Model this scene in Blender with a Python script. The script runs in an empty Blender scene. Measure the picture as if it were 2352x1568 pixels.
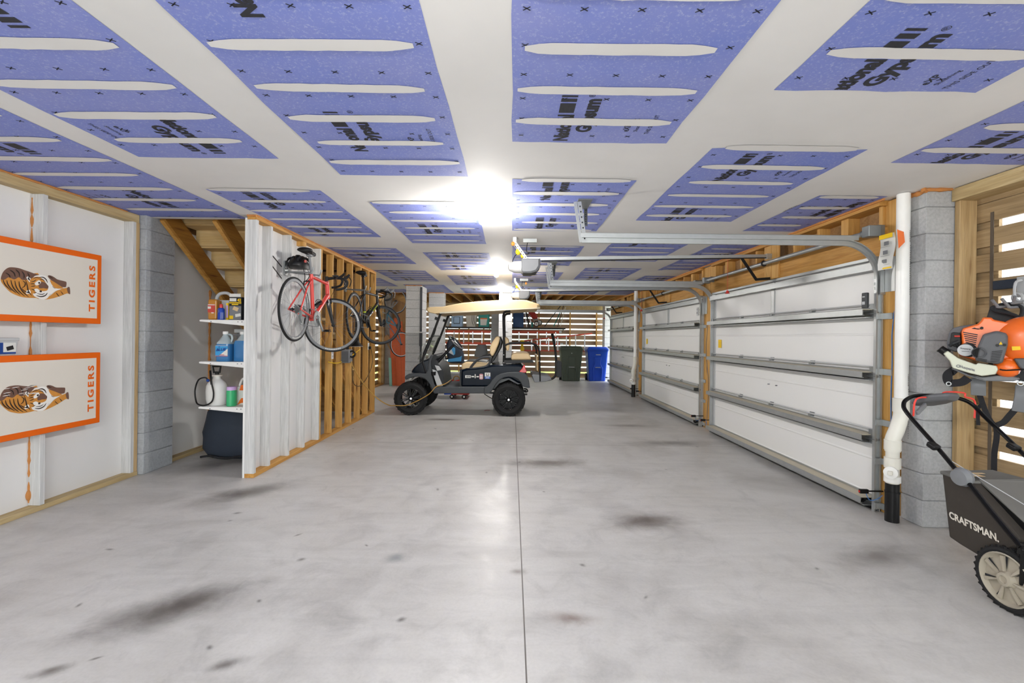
import bpy, math, random
from mathutils import Vector, Matrix
random.seed(11)
SC = bpy.context.scene
COL = SC.collection
pi = math.pi
# ---------------------------------------------------------------- camera model used for reading distances
TH = math.radians(0.70); FP = 1050.0; CH = 1.41; RH = 2.576
_c, _s = math.cos(TH), math.sin(TH)
def uv(px, py):
    u, v = px - 1176, py - 774
    return u*_c + v*_s, -u*_s + v*_c
def at(px, py, Y):
    u, v = uv(px, py)
    return Vector((u*Y/FP, Y, CH - v*Y/FP))
def fl(px, py, z=0.0):
    return at(px, py, (CH - z)*FP/uv(px, py)[1])
def xw(px, py, X):
    return at(px, py, X*FP/uv(px, py)[0])
# ---------------------------------------------------------------- mesh builder
def frame_of(d):
    d = d.normalized()
    a = Vector((0, 0, 1)) if abs(d.z) < .95 else Vector((1, 0, 0))
    s = d.cross(a).normalized()
    return s, s.cross(d).normalized()
class MB:
    def __init__(s, M=None):
        s.v, s.f, s.mi, s.m, s.M = [], [], [], 0, M
    def add(s, vs, fs):
        b = len(s.v)
        for p in vs:
            p = Vector(p)
            s.v.append(s.M @ p if s.M else p)
        for f in fs:
            s.f.append([b+i for i in f]); s.mi.append(s.m)
        return s
    def box(s, x0, x1, y0, y1, z0, z1):
        return s.add([(x0,y0,z0),(x1,y0,z0),(x1,y1,z0),(x0,y1,z0),(x0,y0,z1),(x1,y0,z1),(x1,y1,z1),(x0,y1,z1)],
            [(0,3,2,1),(4,5,6,7),(0,1,5,4),(1,2,6,5),(2,3,7,6),(3,0,4,7)])
    def obox(s, c, dx, dy, dz):
        c, dx, dy, dz = Vector(c), Vector(dx)/2, Vector(dy)/2, Vector(dz)/2
        q = [c+i*dx+j*dy+k*dz for k in (-1,1) for (i,j) in ((-1,-1),(1,-1),(1,1),(-1,1))]
        return s.add(q, [(0,3,2,1),(4,5,6,7),(0,1,5,4),(1,2,6,5),(2,3,7,6),(3,0,4,7)])
    def beam(s, p, q, w, h, up=(0,0,1)):
        p, q = Vector(p), Vector(q); d = (q-p); L = d.length; d.normalize()
        a = Vector(up).cross(d)
        a = a.normalized() if a.length > 1e-5 else frame_of(d)[0]
        return s.obox((p+q)/2, a*w, d*L, d.cross(a)*h)
    def cyl(s, p, q, r, r2=None, n=14, caps=True):
        p, q = Vector(p), Vector(q); r2 = r if r2 is None else r2
        a, b = frame_of(q-p)
        vs = [c+(a*math.cos(2*pi*i/n)+b*math.sin(2*pi*i/n))*rr for c, rr in ((p,r),(q,r2)) for i in range(n)]
        fs = [(i,(i+1)%n,n+(i+1)%n,n+i) for i in range(n)]
        if caps: fs += [tuple(range(n))[::-1], tuple(range(n,2*n))]
        return s.add(vs, fs)
    def tube(s, pts, r, n=8, closed=False, flat=None):
        pts = [Vector(p) for p in pts]; m = len(pts)
        rs = r if isinstance(r, (list,tuple)) else [r]*m
        T = []
        for i in range(m):
            a = pts[(i-1)%m] if (closed or i>0) else pts[i]
            b = pts[(i+1)%m] if (closed or i<m-1) else pts[i]
            T.append((b-a).normalized())
        a, b = frame_of(T[0]); vs = []
        for i in range(m):
            a = (a - T[i]*a.dot(T[i])); a = a.normalized() if a.length>1e-6 else frame_of(T[i])[0]
            b = T[i].cross(a)
            for k in range(n):
                t = 2*pi*k/n
                vs.append(pts[i]+(a*math.cos(t)+b*math.sin(t)*(flat or 1))*rs[i])
        fs = []
        for i in range(m if closed else m-1):
            j = (i+1)%m
            fs += [(i*n+k, i*n+(k+1)%n, j*n+(k+1)%n, j*n+k) for k in range(n)]
        if not closed: fs += [tuple(range(n))[::-1], tuple(range((m-1)*n, m*n))]
        return s.add(vs, fs)
    def lathe(s, prof, o=(0,0,0), ax=(0,0,1), n=24, caps=True, sq=1.0):
        o, ax = Vector(o), Vector(ax).normalized(); a, b = frame_of(ax); vs = []
        for r, z in prof:
            vs += [o+ax*z+(a*math.cos(2*pi*k/n)+b*math.sin(2*pi*k/n)*sq)*r for k in range(n)]
        m = len(prof); fs = []
        for i in range(m-1):
            fs += [(i*n+k, i*n+(k+1)%n, (i+1)*n+(k+1)%n, (i+1)*n+k) for k in range(n)]
        if caps:
            if prof[0][0] > 1e-5: fs.append(tuple(range(n))[::-1])
            if prof[-1][0] > 1e-5: fs.append(tuple(range((m-1)*n, m*n)))
        return s.add(vs, fs)
    def prism(s, pts, ax, a, b):
        """outline of 2-D points, given thickness along an axis"""
        def P(p, t): return {'x': (t,p[0],p[1]), 'y': (p[0],t,p[1]), 'z': (p[0],p[1],t)}[ax]
        n = len(pts)
        return s.add([P(p,a) for p in pts]+[P(p,b) for p in pts],
            [tuple(range(n))[::-1], tuple(range(n,2*n))]+[(i,(i+1)%n,n+(i+1)%n,n+i) for i in range(n)])
    def poly(s, pts):
        return s.add(pts, [tuple(range(len(pts)))])
    def loft(s, secs, caps=True, closed=True):
        n = len(secs[0]); vs = [p for q in secs for p in q]; fs = []
        for i in range(len(secs)-1):
            for k in range(n if closed else n-1):
                fs.append((i*n+k, i*n+(k+1)%n, (i+1)*n+(k+1)%n, (i+1)*n+k))
        if caps: fs += [tuple(range(n))[::-1], tuple(range((len(secs)-1)*n, len(secs)*n))]
        return s.add(vs, fs)
    def ball(s, c, r, nu=16, nv=10):
        c = Vector(c); r = (r,r,r) if isinstance(r,(int,float)) else r
        vs = [c+Vector((0,0,-r[2]))]
        for j in range(1,nv):
            t = -pi/2+pi*j/nv
            vs += [c+Vector((r[0]*math.cos(t)*math.cos(2*pi*k/nu), r[1]*math.cos(t)*math.sin(2*pi*k/nu), r[2]*math.sin(t))) for k in range(nu)]
        vs.append(c+Vector((0,0,r[2]))); L = len(vs)-1
        fs = [(0,1+(k+1)%nu,1+k) for k in range(nu)]+[(L,L-nu+k,L-nu+(k+1)%nu) for k in range(nu)]
        for j in range(nv-2):
            fs += [(1+j*nu+k,1+j*nu+(k+1)%nu,1+(j+1)*nu+(k+1)%nu,1+(j+1)*nu+k) for k in range(nu)]
        return s.add(vs, fs)
    def ring(s, c, ax, R, r, n=32, m=8, w=None):
        c, ax = Vector(c), Vector(ax).normalized(); a, b = frame_of(ax); w = w or r; vs = []
        for i in range(n):
            d = a*math.cos(2*pi*i/n)+b*math.sin(2*pi*i/n)
            vs += [c+d*(R+r*math.cos(2*pi*k/m))+ax*w*math.sin(2*pi*k/m) for k in range(m)]
        return s.add(vs, [(i*m+k,((i+1)%n)*m+k,((i+1)%n)*m+(k+1)%m,i*m+(k+1)%m) for i in range(n) for k in range(m)])
    def text(s, t, o, xd, yd, size, bold=0.0, width=None, align='L', shear=0.0, clip=None, track=1.0):
        vs, fs = text_geo(t, bold, shear, track)
        o, xd, yd = Vector(o), Vector(xd).normalized(), Vector(yd).normalized()
        x0 = min(v[0] for v in vs); x1 = max(v[0] for v in vs)
        kx = size if width is None else width/(x1-x0)
        sh = {'L': -x0, 'C': -(x0+x1)/2, 'R': -x1}[align]
        V = [o+xd*(v[0]+sh)*kx+yd*v[1]*size for v in vs]
        if clip is None: return s.add(V, fs)
        for f in fs:                                             # keep only the printing between two y values
            q = [V[i] for i in f]
            for lim, sg in ((clip[0],1),(clip[1],-1)):
                out = []
                for i in range(len(q)):
                    a, b = q[i-1], q[i]; da, db = (a.y-lim)*sg, (b.y-lim)*sg
                    if (da >= 0) != (db >= 0): out.append(a.lerp(b, da/(da-db)))
                    if db >= 0: out.append(b)
                q = out
            if len(q) > 2: s.add(q, [tuple(range(len(q)))])
        return s
_TG = {}
def text_geo(t, bold, shear, track):
    """lettering outline filled as flat faces; cap height 1"""
    k = (t, bold, shear, track)
    if k not in _TG:
        c = bpy.data.curves.new('lettering', 'FONT'); c.body = t; c.offset = bold; c.shear = shear; c.space_character = track; c.resolution_u = 3
        o = bpy.data.objects.new('lettering', c); COL.objects.link(o); bpy.context.view_layer.update()
        me = bpy.data.meshes.new_from_object(o.evaluated_get(bpy.context.evaluated_depsgraph_get()))
        _TG[k] = ([(v.co.x/.72, v.co.y/.72) for v in me.vertices], [tuple(p.vertices) for p in me.polygons])
        bpy.data.objects.remove(o); bpy.data.meshes.remove(me); bpy.data.curves.remove(c)
    return _TG[k]
def mw(o):
    m = Matrix.LocRotScale(o.location, o.rotation_euler, o.scale)
    return mw(o.parent) @ m if o.parent else m
def build(name, mb, mats, parent=None, bevel=0, seg=2, ang=35, flat=False, origin=None):
    mats = mats if isinstance(mats, (list,tuple)) else [mats]
    me = bpy.data.meshes.new(name)
    o = bpy.data.objects.new(name, me); COL.objects.link(o)
    V = mb.v
    if parent:
        inv = mw(parent).inverted(); V = [inv @ p for p in V]; o.parent = parent
    else:
        lo = [min(p[i] for p in V) for i in range(3)]; hi = [max(p[i] for p in V) for i in range(3)]
        off = Vector(origin) if origin else Vector(((lo[0]+hi[0])/2, (lo[1]+hi[1])/2, lo[2]))
        V = [p-off for p in V]; o.location = off
    me.from_pydata([tuple(p) for p in V], [], mb.f)
    for m in mats: me.materials.append(MT[m] if isinstance(m, str) else m)
    me.polygons.foreach_set('material_index', mb.mi)
    me.validate(); me.update()
    if not flat:
        me.polygons.foreach_set('use_smooth', [True]*len(me.polygons))
        me.set_sharp_from_angle(angle=math.radians(ang))
    if bevel:
        b = o.modifiers.new('edge', 'BEVEL'); b.width = bevel; b.segments = seg; b.limit_method = 'ANGLE'; b.angle_limit = math.radians(40)
        wn = o.modifiers.new('shade', 'WEIGHTED_NORMAL'); wn.keep_sharp = True
    return o
def tag(o, label=None, cat=None, group=None, kind=None):
    for k, v in (('label',label),('category',cat),('group',group),('kind',kind)):
        if v: o[k] = v
    return o
def thing(name, label, cat, loc=(0,0,0), rz=0.0, group=None, kind=None):
    o = bpy.data.objects.new(name, None); COL.objects.link(o)
    o.location = loc; o.rotation_euler = (0,0,rz); o.empty_display_size = .1
    return tag(o, label, cat, group, kind)
def single(name, mb, mats, label, cat, group=None, kind=None, **k):
    return tag(build(name, mb, mats, **k), label, cat, group, kind)
def arc(c, r, a0, a1, n, ax='y'):
    out = []
    for i in range(n+1):
        t = math.radians(a0+(a1-a0)*i/n)
        p = (r*math.cos(t), r*math.sin(t))
        out.append(Vector(c)+Vector({'y': (p[0],0,p[1]), 'x': (0,p[0],p[1]), 'z': (p[0],p[1],0)}[ax]))
    return out
def smooth(pts, n=6, closed=False):
    P = [Vector(p) for p in pts]; m = len(P); out = []
    for i in range(m if closed else m-1):
        g = lambda j: P[j % m] if closed else P[max(0,min(m-1,j))]
        p0,p1,p2,p3 = g(i-1),g(i),g(i+1),g(i+2)
        for k in range(n):
            t = k/n
            out.append(.5*((2*p1)+(p2-p0)*t+(2*p0-5*p1+4*p2-p3)*t*t+(3*p1-p0-3*p2+p3)*t**3))
    if not closed: out.append(P[-1])
    return out
def rrect(x0, x1, z0, z1, r, n=4):
    o = []
    for cx, cz, a in ((x1-r,z1-r,0),(x0+r,z1-r,90),(x0+r,z0+r,180),(x1-r,z0+r,270)):
        for k in range(n+1):
            t = math.radians(a+90*k/n); o.append((cx+r*math.cos(t), cz+r*math.sin(t)))
    return o
# ---------------------------------------------------------------- materials
MT = {}
def lin(c):
    if isinstance(c, str):
        c = tuple(int(c[i:i+2],16)/255 for i in (0,2,4))
    return tuple(x/12.92 if x <= .04045 else ((x+.055)/1.055)**2.4 for x in c)+(1,)
def nodes(name):
    m = bpy.data.materials.new(name); m.use_nodes = True
    nt = m.node_tree; MT[name] = m
    return nt, nt.nodes['Principled BSDF'], nt.nodes.new, nt.links.new
def coords(nt, scale, src='Object', rnd=True):
    N, L = nt.nodes.new, nt.links.new
    tc = N('ShaderNodeTexCoord'); mp = N('ShaderNodeMapping'); mp.inputs['Scale'].default_value = scale
    if rnd:
        oi = N('ShaderNodeObjectInfo'); ml = N('ShaderNodeMath'); ml.operation = 'MULTIPLY'; ml.inputs[1].default_value = 13.0
        L(oi.outputs['Random'], ml.inputs[0])
        cb = N('ShaderNodeCombineXYZ')
        for i in range(3): L(ml.outputs[0], cb.inputs[i])
        ad = N('ShaderNodeVectorMath'); ad.operation = 'ADD'
        L(tc.outputs[src], ad.inputs[0]); L(cb.outputs[0], ad.inputs[1]); L(ad.outputs[0], mp.inputs['Vector'])
    else:
        L(tc.outputs[src], mp.inputs['Vector'])
    return mp.outputs['Vector']
def noise(nt, vec, scale, detail=4, rough=.55, dist=0):
    n = nt.nodes.new('ShaderNodeTexNoise'); n.inputs['Scale'].default_value = scale; n.inputs['Detail'].default_value = detail
    n.inputs['Roughness'].default_value = rough; n.inputs['Distortion'].default_value = dist
    nt.links.new(vec, n.inputs['Vector']); return n.outputs['Fac']
def ramp(nt, fac, stops):
    r = nt.nodes.new('ShaderNodeValToRGB'); e = r.color_ramp.elements
    while len(e) < len(stops): e.new(.5)
    for i, (p, c) in enumerate(stops): e[i].position = p; e[i].color = lin(c) if not isinstance(c, (int,float)) else (c,c,c,1)
    nt.links.new(fac, r.inputs['Fac']); return r.outputs['Color']
def mixc(nt, fac, a, b, mode='MIX'):
    m = nt.nodes.new('ShaderNodeMix'); m.data_type = 'RGBA'; m.blend_type = mode
    for s, v in ((0,fac),(6,a),(7,b)):
        if hasattr(v, 'is_linked'): nt.links.new(v, m.inputs[s])
        else: m.inputs[s].default_value = v
    return m.outputs[2]
def bump(nt, b, h, strength=.2, dist=.01):
    n = nt.nodes.new('ShaderNodeBump'); n.inputs['Strength'].default_value = strength; n.inputs['Distance'].default_value = dist
    nt.links.new(h, n.inputs['Height']); nt.links.new(n.outputs[0], b.inputs['Normal'])
def plain(name, c, rough=.5, metal=0.0, var=.06, sc=9, coat=0, emit=0, spec=None):
    """one colour with a faint procedural mottling"""
    nt, b, N, L = nodes(name)
    k = lin(c); f = noise(nt, coords(nt, (1,1,1)), sc, 3)
    lo = tuple(x*(1-var) for x in k[:3])+(1,); hi = tuple(min(1,x*(1+var)) for x in k[:3])+(1,)
    L(mixc(nt, f, lo, hi), b.inputs['Base Color'])
    b.inputs['Roughness'].default_value = rough; b.inputs['Metallic'].default_value = metal
    b.inputs['Coat Weight'].default_value = coat
    if spec is not None: b.inputs['Specular IOR Level'].default_value = spec
    elif not metal and not coat: b.inputs['Specular IOR Level'].default_value = .3
    if emit:
        b.inputs['Emission Color'].default_value = k; b.inputs['Emission Strength'].default_value = emit
    return name
def wood(name, c1, c2, ax, knots=True, rough=.65, dark=None):
    """sawn timber with grain along an axis"""
    nt, b, N, L = nodes(name)
    s = {'x': (.7,14,14), 'y': (14,.7,14), 'z': (14,14,.7)}[ax]
    v = coords(nt, s)
    f = noise(nt, v, 1.6, 5, .6, 1.2)
    col = ramp(nt, f, ((.3,c1),(.7,c2)))
    f2 = noise(nt, v, 7.0, 3, .6)
    col = mixc(nt, .35, col, ramp(nt, f2, ((.35,.55),(.65,1.0))), 'MULTIPLY')
    if knots:
        vo = nt.nodes.new('ShaderNodeTexVoronoi'); vo.inputs['Scale'].default_value = 1.0
        L(coords(nt, {'x': (1.1,9,9), 'y': (9,1.1,9), 'z': (9,9,1.1)}[ax]), vo.inputs['Vector'])
        kf = ramp(nt, vo.outputs['Distance'], ((.04,1.0),(.13,0.0)))
        col = mixc(nt, kf, col, lin(dark or '6b3d18'))
    L(col, b.inputs['Base Color']); b.inputs['Roughness'].default_value = rough
    bump(nt, b, f2, .15, .004)
    return name
# ---------------------------------------------------------------- material list
wood('pine_z', 'dcae66', 'c08c42', 'z'); wood('pine_y', 'd2a054', 'b27c34', 'y'); wood('pine_x', 'd8ab68', 'c39350', 'x')
wood('treated_z', 'cdb083', 'a98b5c', 'z'); wood('treated_y', 'c9b488', 'ab9263', 'y')
wood('slat_x', 'b89c80', '9c8267', 'x', rough=.75); wood('slat_y', 'b39a74', '8f7754', 'y', rough=.75)
wood('riser', 'dcc08c', 'c9a76c', 'x'); wood('stringer', 'a9762f', '8a5a20', 'y', rough=.6)
wood('ply', 'c39a66', 'a87a48', 'z', knots=False); wood('whitewood', 'dcdcdb', 'c4c5c4', 'z', knots=True, dark='a3a29f', rough=.7)
wood('weathered', '7c6656', '5d4a3c', 'z', knots=False)
wood('osb', 'b08a5c', '8d6a42', 'x', knots=False)
plain('white_panel', 'dededd', .65, var=.03, sc=3)
plain('white_plain', 'e4e4e2', .4); plain('pvc', 'efefec', .3); plain('pvc_dirty', 'e2e0d6', .35)
plain('abs_black', '151516', .3); plain('black', '141415', .45); plain('black_gloss', '08080a', .3, spec=.2); plain('rubber', '1a1a1b', .75)
plain('dark_grey', '3b3d40', .5); plain('mid_grey', '77797c', .5); plain('light_grey', 'b9bbbc', .5); plain('charcoal', '26282b', .55)
plain('galv', 'b3b6b6', .42, .75, .10, 14); plain('galv_dark', '8d9192', .45, .7, .10, 14); plain('alu', 'c9ccd0', .35, .8); plain('chrome', 'dcdcde', .15, 1.0)
plain('door_white', 'e9e9e7', .42, var=.015, sc=2); plain('seal', '0f0f10', .6); plain('strut_beige', 'c0b8a4', .6)
plain('orange', 'e3640a', .55, var=.03); plain('cream', 'dcd6cb', .55, var=.02); plain('foam', 'bf8148', .8, var=.25, sc=40)
plain('red', 'd23c34', .3, coat=.5); plain('red_dull', 'b5352c', .5); plain('yellow', 'eec51f', .5); plain('blue_tote', '2f5283', .45); plain('blue_bin', '1d4bc0', .4)
plain('green_bin', '4a5348', .55); plain('teal', '148a82', .45); plain('cooler', 'a3bfdd', .5); plain('pale_bin', 'c8c4ba', .5)
plain('navy', '07101c', .08, coat=.12, var=.02, spec=.1); plain('cart_grey', '46494c', .55, spec=.2); plain('tan_vinyl', 'd0b68d', .45, var=.04); plain('roof_tan', 'ceb68c', .55, var=.03)
plain('ladder_orange', 'd2573b', .5); plain('rail_red', 'c2503c', .5); plain('boards_orange', 'd06438', .55, var=.12, sc=20); plain('teal_pale', '86b3a0', .5)
plain('fabric_navy', '333a45', .75, var=.1); plain('fabric_black', '232326', .85, var=.1); plain('bag_dark', '3a3530', .8, var=.12, sc=20); plain('bag_grey', '6c6b67', .8, var=.08)
plain('wheel_grey', 'a49c8c', .6, var=.08); plain('husky', 'ee6c1d', .3, coat=.3, var=.02); plain('engine_grey', '5c5d60', .5); plain('tank', 'cdd0bd', .4)
plain('cord_tan', 'a5803f', .6); plain('cord_yellow', 'd8a63e', .5); plain('cord_brown', '5f4a2c', .6); plain('cord_blue', '4a7ab8', .5); plain('cord_red', 'e2463c', .45)
plain('green_bottle', '3cae74', .35); plain('lilac', 'c9a9da', .4); plain('jug_white', 'dad9d4', .4); plain('jug_orange', 'e5702c', .4); plain('amber', 'b97e2c', .3, coat=.4)
plain('blue_fluid', '3877ad', .2, coat=.5); plain('clear_jug', 'a7b4b8', .25, coat=.4); plain('label_red', 'c04a40', .5); plain('label_blue', '3f97cf', .45); plain('ink_blue', '1b3f86', .45); plain('can_blue', '2346a6', .35)
plain('print_black', '33343a', .7, var=.3, sc=60); plain('mark_black', '2c2e38', .7); plain('ink', '1c1c1e', .6); plain('letter_white', 'd4cec2', .7)
plain('tiger_orange', 'c98a3e', .6, var=.2, sc=25); plain('tiger_brown', '6f5245', .6, var=.2, sc=25); plain('tiger_white', 'ebe8e2', .6); plain('tiger_black', '2c2422', .6)
plain('lime', 'b8cf2a', .4); plain('frame_black', '17181a', .25, coat=.5); plain('teal_bike', '3f6f86', .4); plain('sprayer', 'd9d9d6', .4); plain('paper', 'd8d8d2', .6)
plain('bag_blue', '4a93c4', .6); plain('lamp_orange', 'e08a3a', .4); plain('siding', 'd8d9dc', .6, var=.02); plain('tail_red', 'c8201c', .2, coat=.6); plain('sticker_blue', '3c63ae', .5); plain('sticker_pink', 'c08a90', .5)
plain('lawn', '8fa04a', .95, var=.25, sc=2)
plain('strip_brown', '5d5348', .7)
plain('drive', 'c9c7c2', .9, var=.06, sc=1)
plain('bulb_lit', 'fff6e6', .4, emit=1.0)
def glass(name, c, alpha, rough=.05):
    nt, b, N, L = nodes(name)
    b.inputs['Base Color'].default_value = lin(c); b.inputs['Roughness'].default_value = rough; b.inputs['Alpha'].default_value = alpha
glass('windshield', 'b9c2b4', .30); glass('bottle_clear', 'c3cdd2', .55)
def concrete_floor():
    nt, b, N, L = nodes('concrete')
    v = coords(nt, (1,1,1), rnd=False)
    f1 = noise(nt, v, .8, 6, .6, .6); f2 = noise(nt, v, 4.0, 6, .65, .8); f3 = noise(nt, v, 60, 3, .6)
    col = ramp(nt, f1, ((.3,'b4b1ac'),(.5,'cbc9c5'),(.72,'c2bfb9')))
    col = mixc(nt, .55, col, ramp(nt, f2, ((.28,.60),(.5,.93),(.75,1.0))), 'MULTIPLY')
    col = mixc(nt, .25, col, ramp(nt, f3, ((.3,.75),(.6,1.0))), 'MULTIPLY')
    # long trowel streaks
    f4 = noise(nt, coords(nt, (.55,3.2,1), rnd=False), 2.0, 6, .62, 1.0)
    col = mixc(nt, .38, col, ramp(nt, f4, ((.35,.78),(.58,1.0))), 'MULTIPLY')
    sep = N('ShaderNodeSeparateXYZ'); L(v, sep.inputs[0])
    def blob(cx, cy, rx, ry, rot, c, amt, sc=5.0, rag=.9):
        nonlocal col
        mp = N('ShaderNodeMapping'); mp.vector_type = 'TEXTURE'
        mp.inputs['Location'].default_value = (cx,cy,0); mp.inputs['Rotation'].default_value = (0,0,rot); mp.inputs['Scale'].default_value = (rx,ry,1)
        L(v, mp.inputs['Vector'])
        ln = N('ShaderNodeVectorMath'); ln.operation = 'LENGTH'; L(mp.outputs[0], ln.inputs[0])
        nz = noise(nt, v, sc, 5, .65, .5)
        ad = N('ShaderNodeMath'); ad.operation = 'MULTIPLY_ADD'; ad.inputs[1].default_value = rag; L(nz, ad.inputs[0]); L(ln.outputs['Value'], ad.inputs[2])
        mr = N('ShaderNodeMapRange'); mr.interpolation_type = 'SMOOTHSTEP'
        mr.inputs['From Min'].default_value = .35; mr.inputs['From Max'].default_value = 1.55; mr.inputs['To Min'].default_value = amt; mr.inputs['To Max'].default_value = 0
        L(ad.outputs[0], mr.inputs['Value'])
        col = mixc(nt, mr.outputs[0], col, lin(c), 'MULTIPLY')
    blob(1.06,3.55,.42,.24,.35,'8a807c',.95); blob(.40,5.15,.62,.24,.15,'8d8580',.9); blob(-1.72,2.35,.52,.22,.62,'827c79',1.0)
    blob(-2.35,4.05,.55,.22,.75,'8a8481',.95); blob(.31,2.30,.17,.07,-.1,'b0a09a',1.0,9); blob(-1.15,7.75,.42,.12,0,'7d756e',.95); blob(2.2,6.2,.8,.22,.1,'97918d',.8)
    blob(-3.1,5.0,.7,.3,.7,'8b8683',.8); blob(2.4,3.0,.5,.18,.4,'a09a96',.8); blob(-.72,2.9,.10,.09,0,'b9bec2',.9,9); blob(.05,2.75,.07,.05,0,'a79d98',.9,14)
    blob(-1.2,1.95,.10,.05,.5,'8f8a88',.9,12); blob(-1.9,1.9,.10,.05,.5,'85807d',.9,12); blob(1.9,7.4,.5,.16,.0,'9b9490',.8)
    for k in range(26):
        blob(random.uniform(-2.6,2.6), random.uniform(1.9,7), random.uniform(.015,.045), random.uniform(.01,.03), random.uniform(0,3), '77716d', .8, 14)
    def line(a, c, d):          # saw-cut joint  |a*x + b*y - c| < d
        nonlocal col
        dt = N('ShaderNodeVectorMath'); dt.operation = 'DOT_PRODUCT'; dt.inputs[1].default_value = (a[0],a[1],0); L(v, dt.inputs[0])
        sb = N('ShaderNodeMath'); sb.operation = 'SUBTRACT'; sb.inputs[1].default_value = c; L(dt.outputs['Value'], sb.inputs[0])
        ab = N('ShaderNodeMath'); ab.operation = 'ABSOLUTE'; L(sb.outputs[0], ab.inputs[0])
        lt = N('ShaderNodeMath'); lt.operation = 'LESS_THAN'; lt.inputs[1].default_value = d; L(ab.outputs[0], lt.inputs[0])
        col = mixc(nt, lt.outputs[0], col, lin('5f5a55'))
    line((1,0), .077, .0035); line((0,1), 6.03, .003)
    L(col, b.inputs['Base Color'])
    L(ramp(nt, f2, ((.3,.30),(.7,.48))), b.inputs['Roughness'])
    b.inputs['Specular IOR Level'].default_value = .35
    bump(nt, b, f3, .12, .003)
concrete_floor()
def block_mat(name, c1, c2, st):
    nt, b, N, L = nodes(name)
    v = coords(nt, (1,1,1)); f = noise(nt, v, 2.2, 5, .6); g = noise(nt, v, 45, 3, .65)
    col = mixc(nt, .45, ramp(nt, f, ((.3,c1),(.7,c2))), ramp(nt, g, ((.33,.6),(.6,1.0))), 'MULTIPLY')
    L(col, b.inputs['Base Color']); b.inputs['Roughness'].default_value = .85; bump(nt, b, g, st, .006)
block_mat('cmu', 'a8aaac', 'bcbdbd', .35); block_mat('cmu_dark', '9b9fa4', 'b4b8bb', .35); block_mat('cmu_paint', 'b9b9b7', 'c6c6c4', .2); block_mat('mortar', '828486', '9a9b9b', .4); block_mat('mortar_dark', '888c90', '9da1a4', .4)
def board_blue():
    nt, b, N, L = nodes('gypsum_blue')
    v = coords(nt, (1,1,1)); f = noise(nt, v, 1.4, 4, .6); g = noise(nt, v, 85, 2, .7)
    col = ramp(nt, f, ((.3,'7a8ad3'),(.7,'8f97d3')))
    col = mixc(nt, ramp(nt, g, ((.54,0.0),(.72,.6))), col, lin('b9bede'))
    L(col, b.inputs['Base Color']); b.inputs['Roughness'].default_value = .7
    nt, b, N, L = nodes('compound')
    v = coords(nt, (1,1,1)); f = noise(nt, v, 1.1, 4, .6)
    L(ramp(nt, f, ((.3,'dedddb'),(.7,'e8e7e5'))), b.inputs['Base Color']); b.inputs['Roughness'].default_value = .75
board_blue()
# ---------------------------------------------------------------- the setting
def struct(name, mb, mats, parent=None, **k):
    o = build(name, mb, mats, parent, **k)
    if not parent: o['kind'] = 'structure'
    return o
def sroot(name, loc=(0,0,0)):
    return thing(name, None, None, loc, kind='structure')
struct('floor', MB().box(-4.3,4.2,-3,17,-.12,0), 'concrete', flat=True, origin=(0,0,0))
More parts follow.
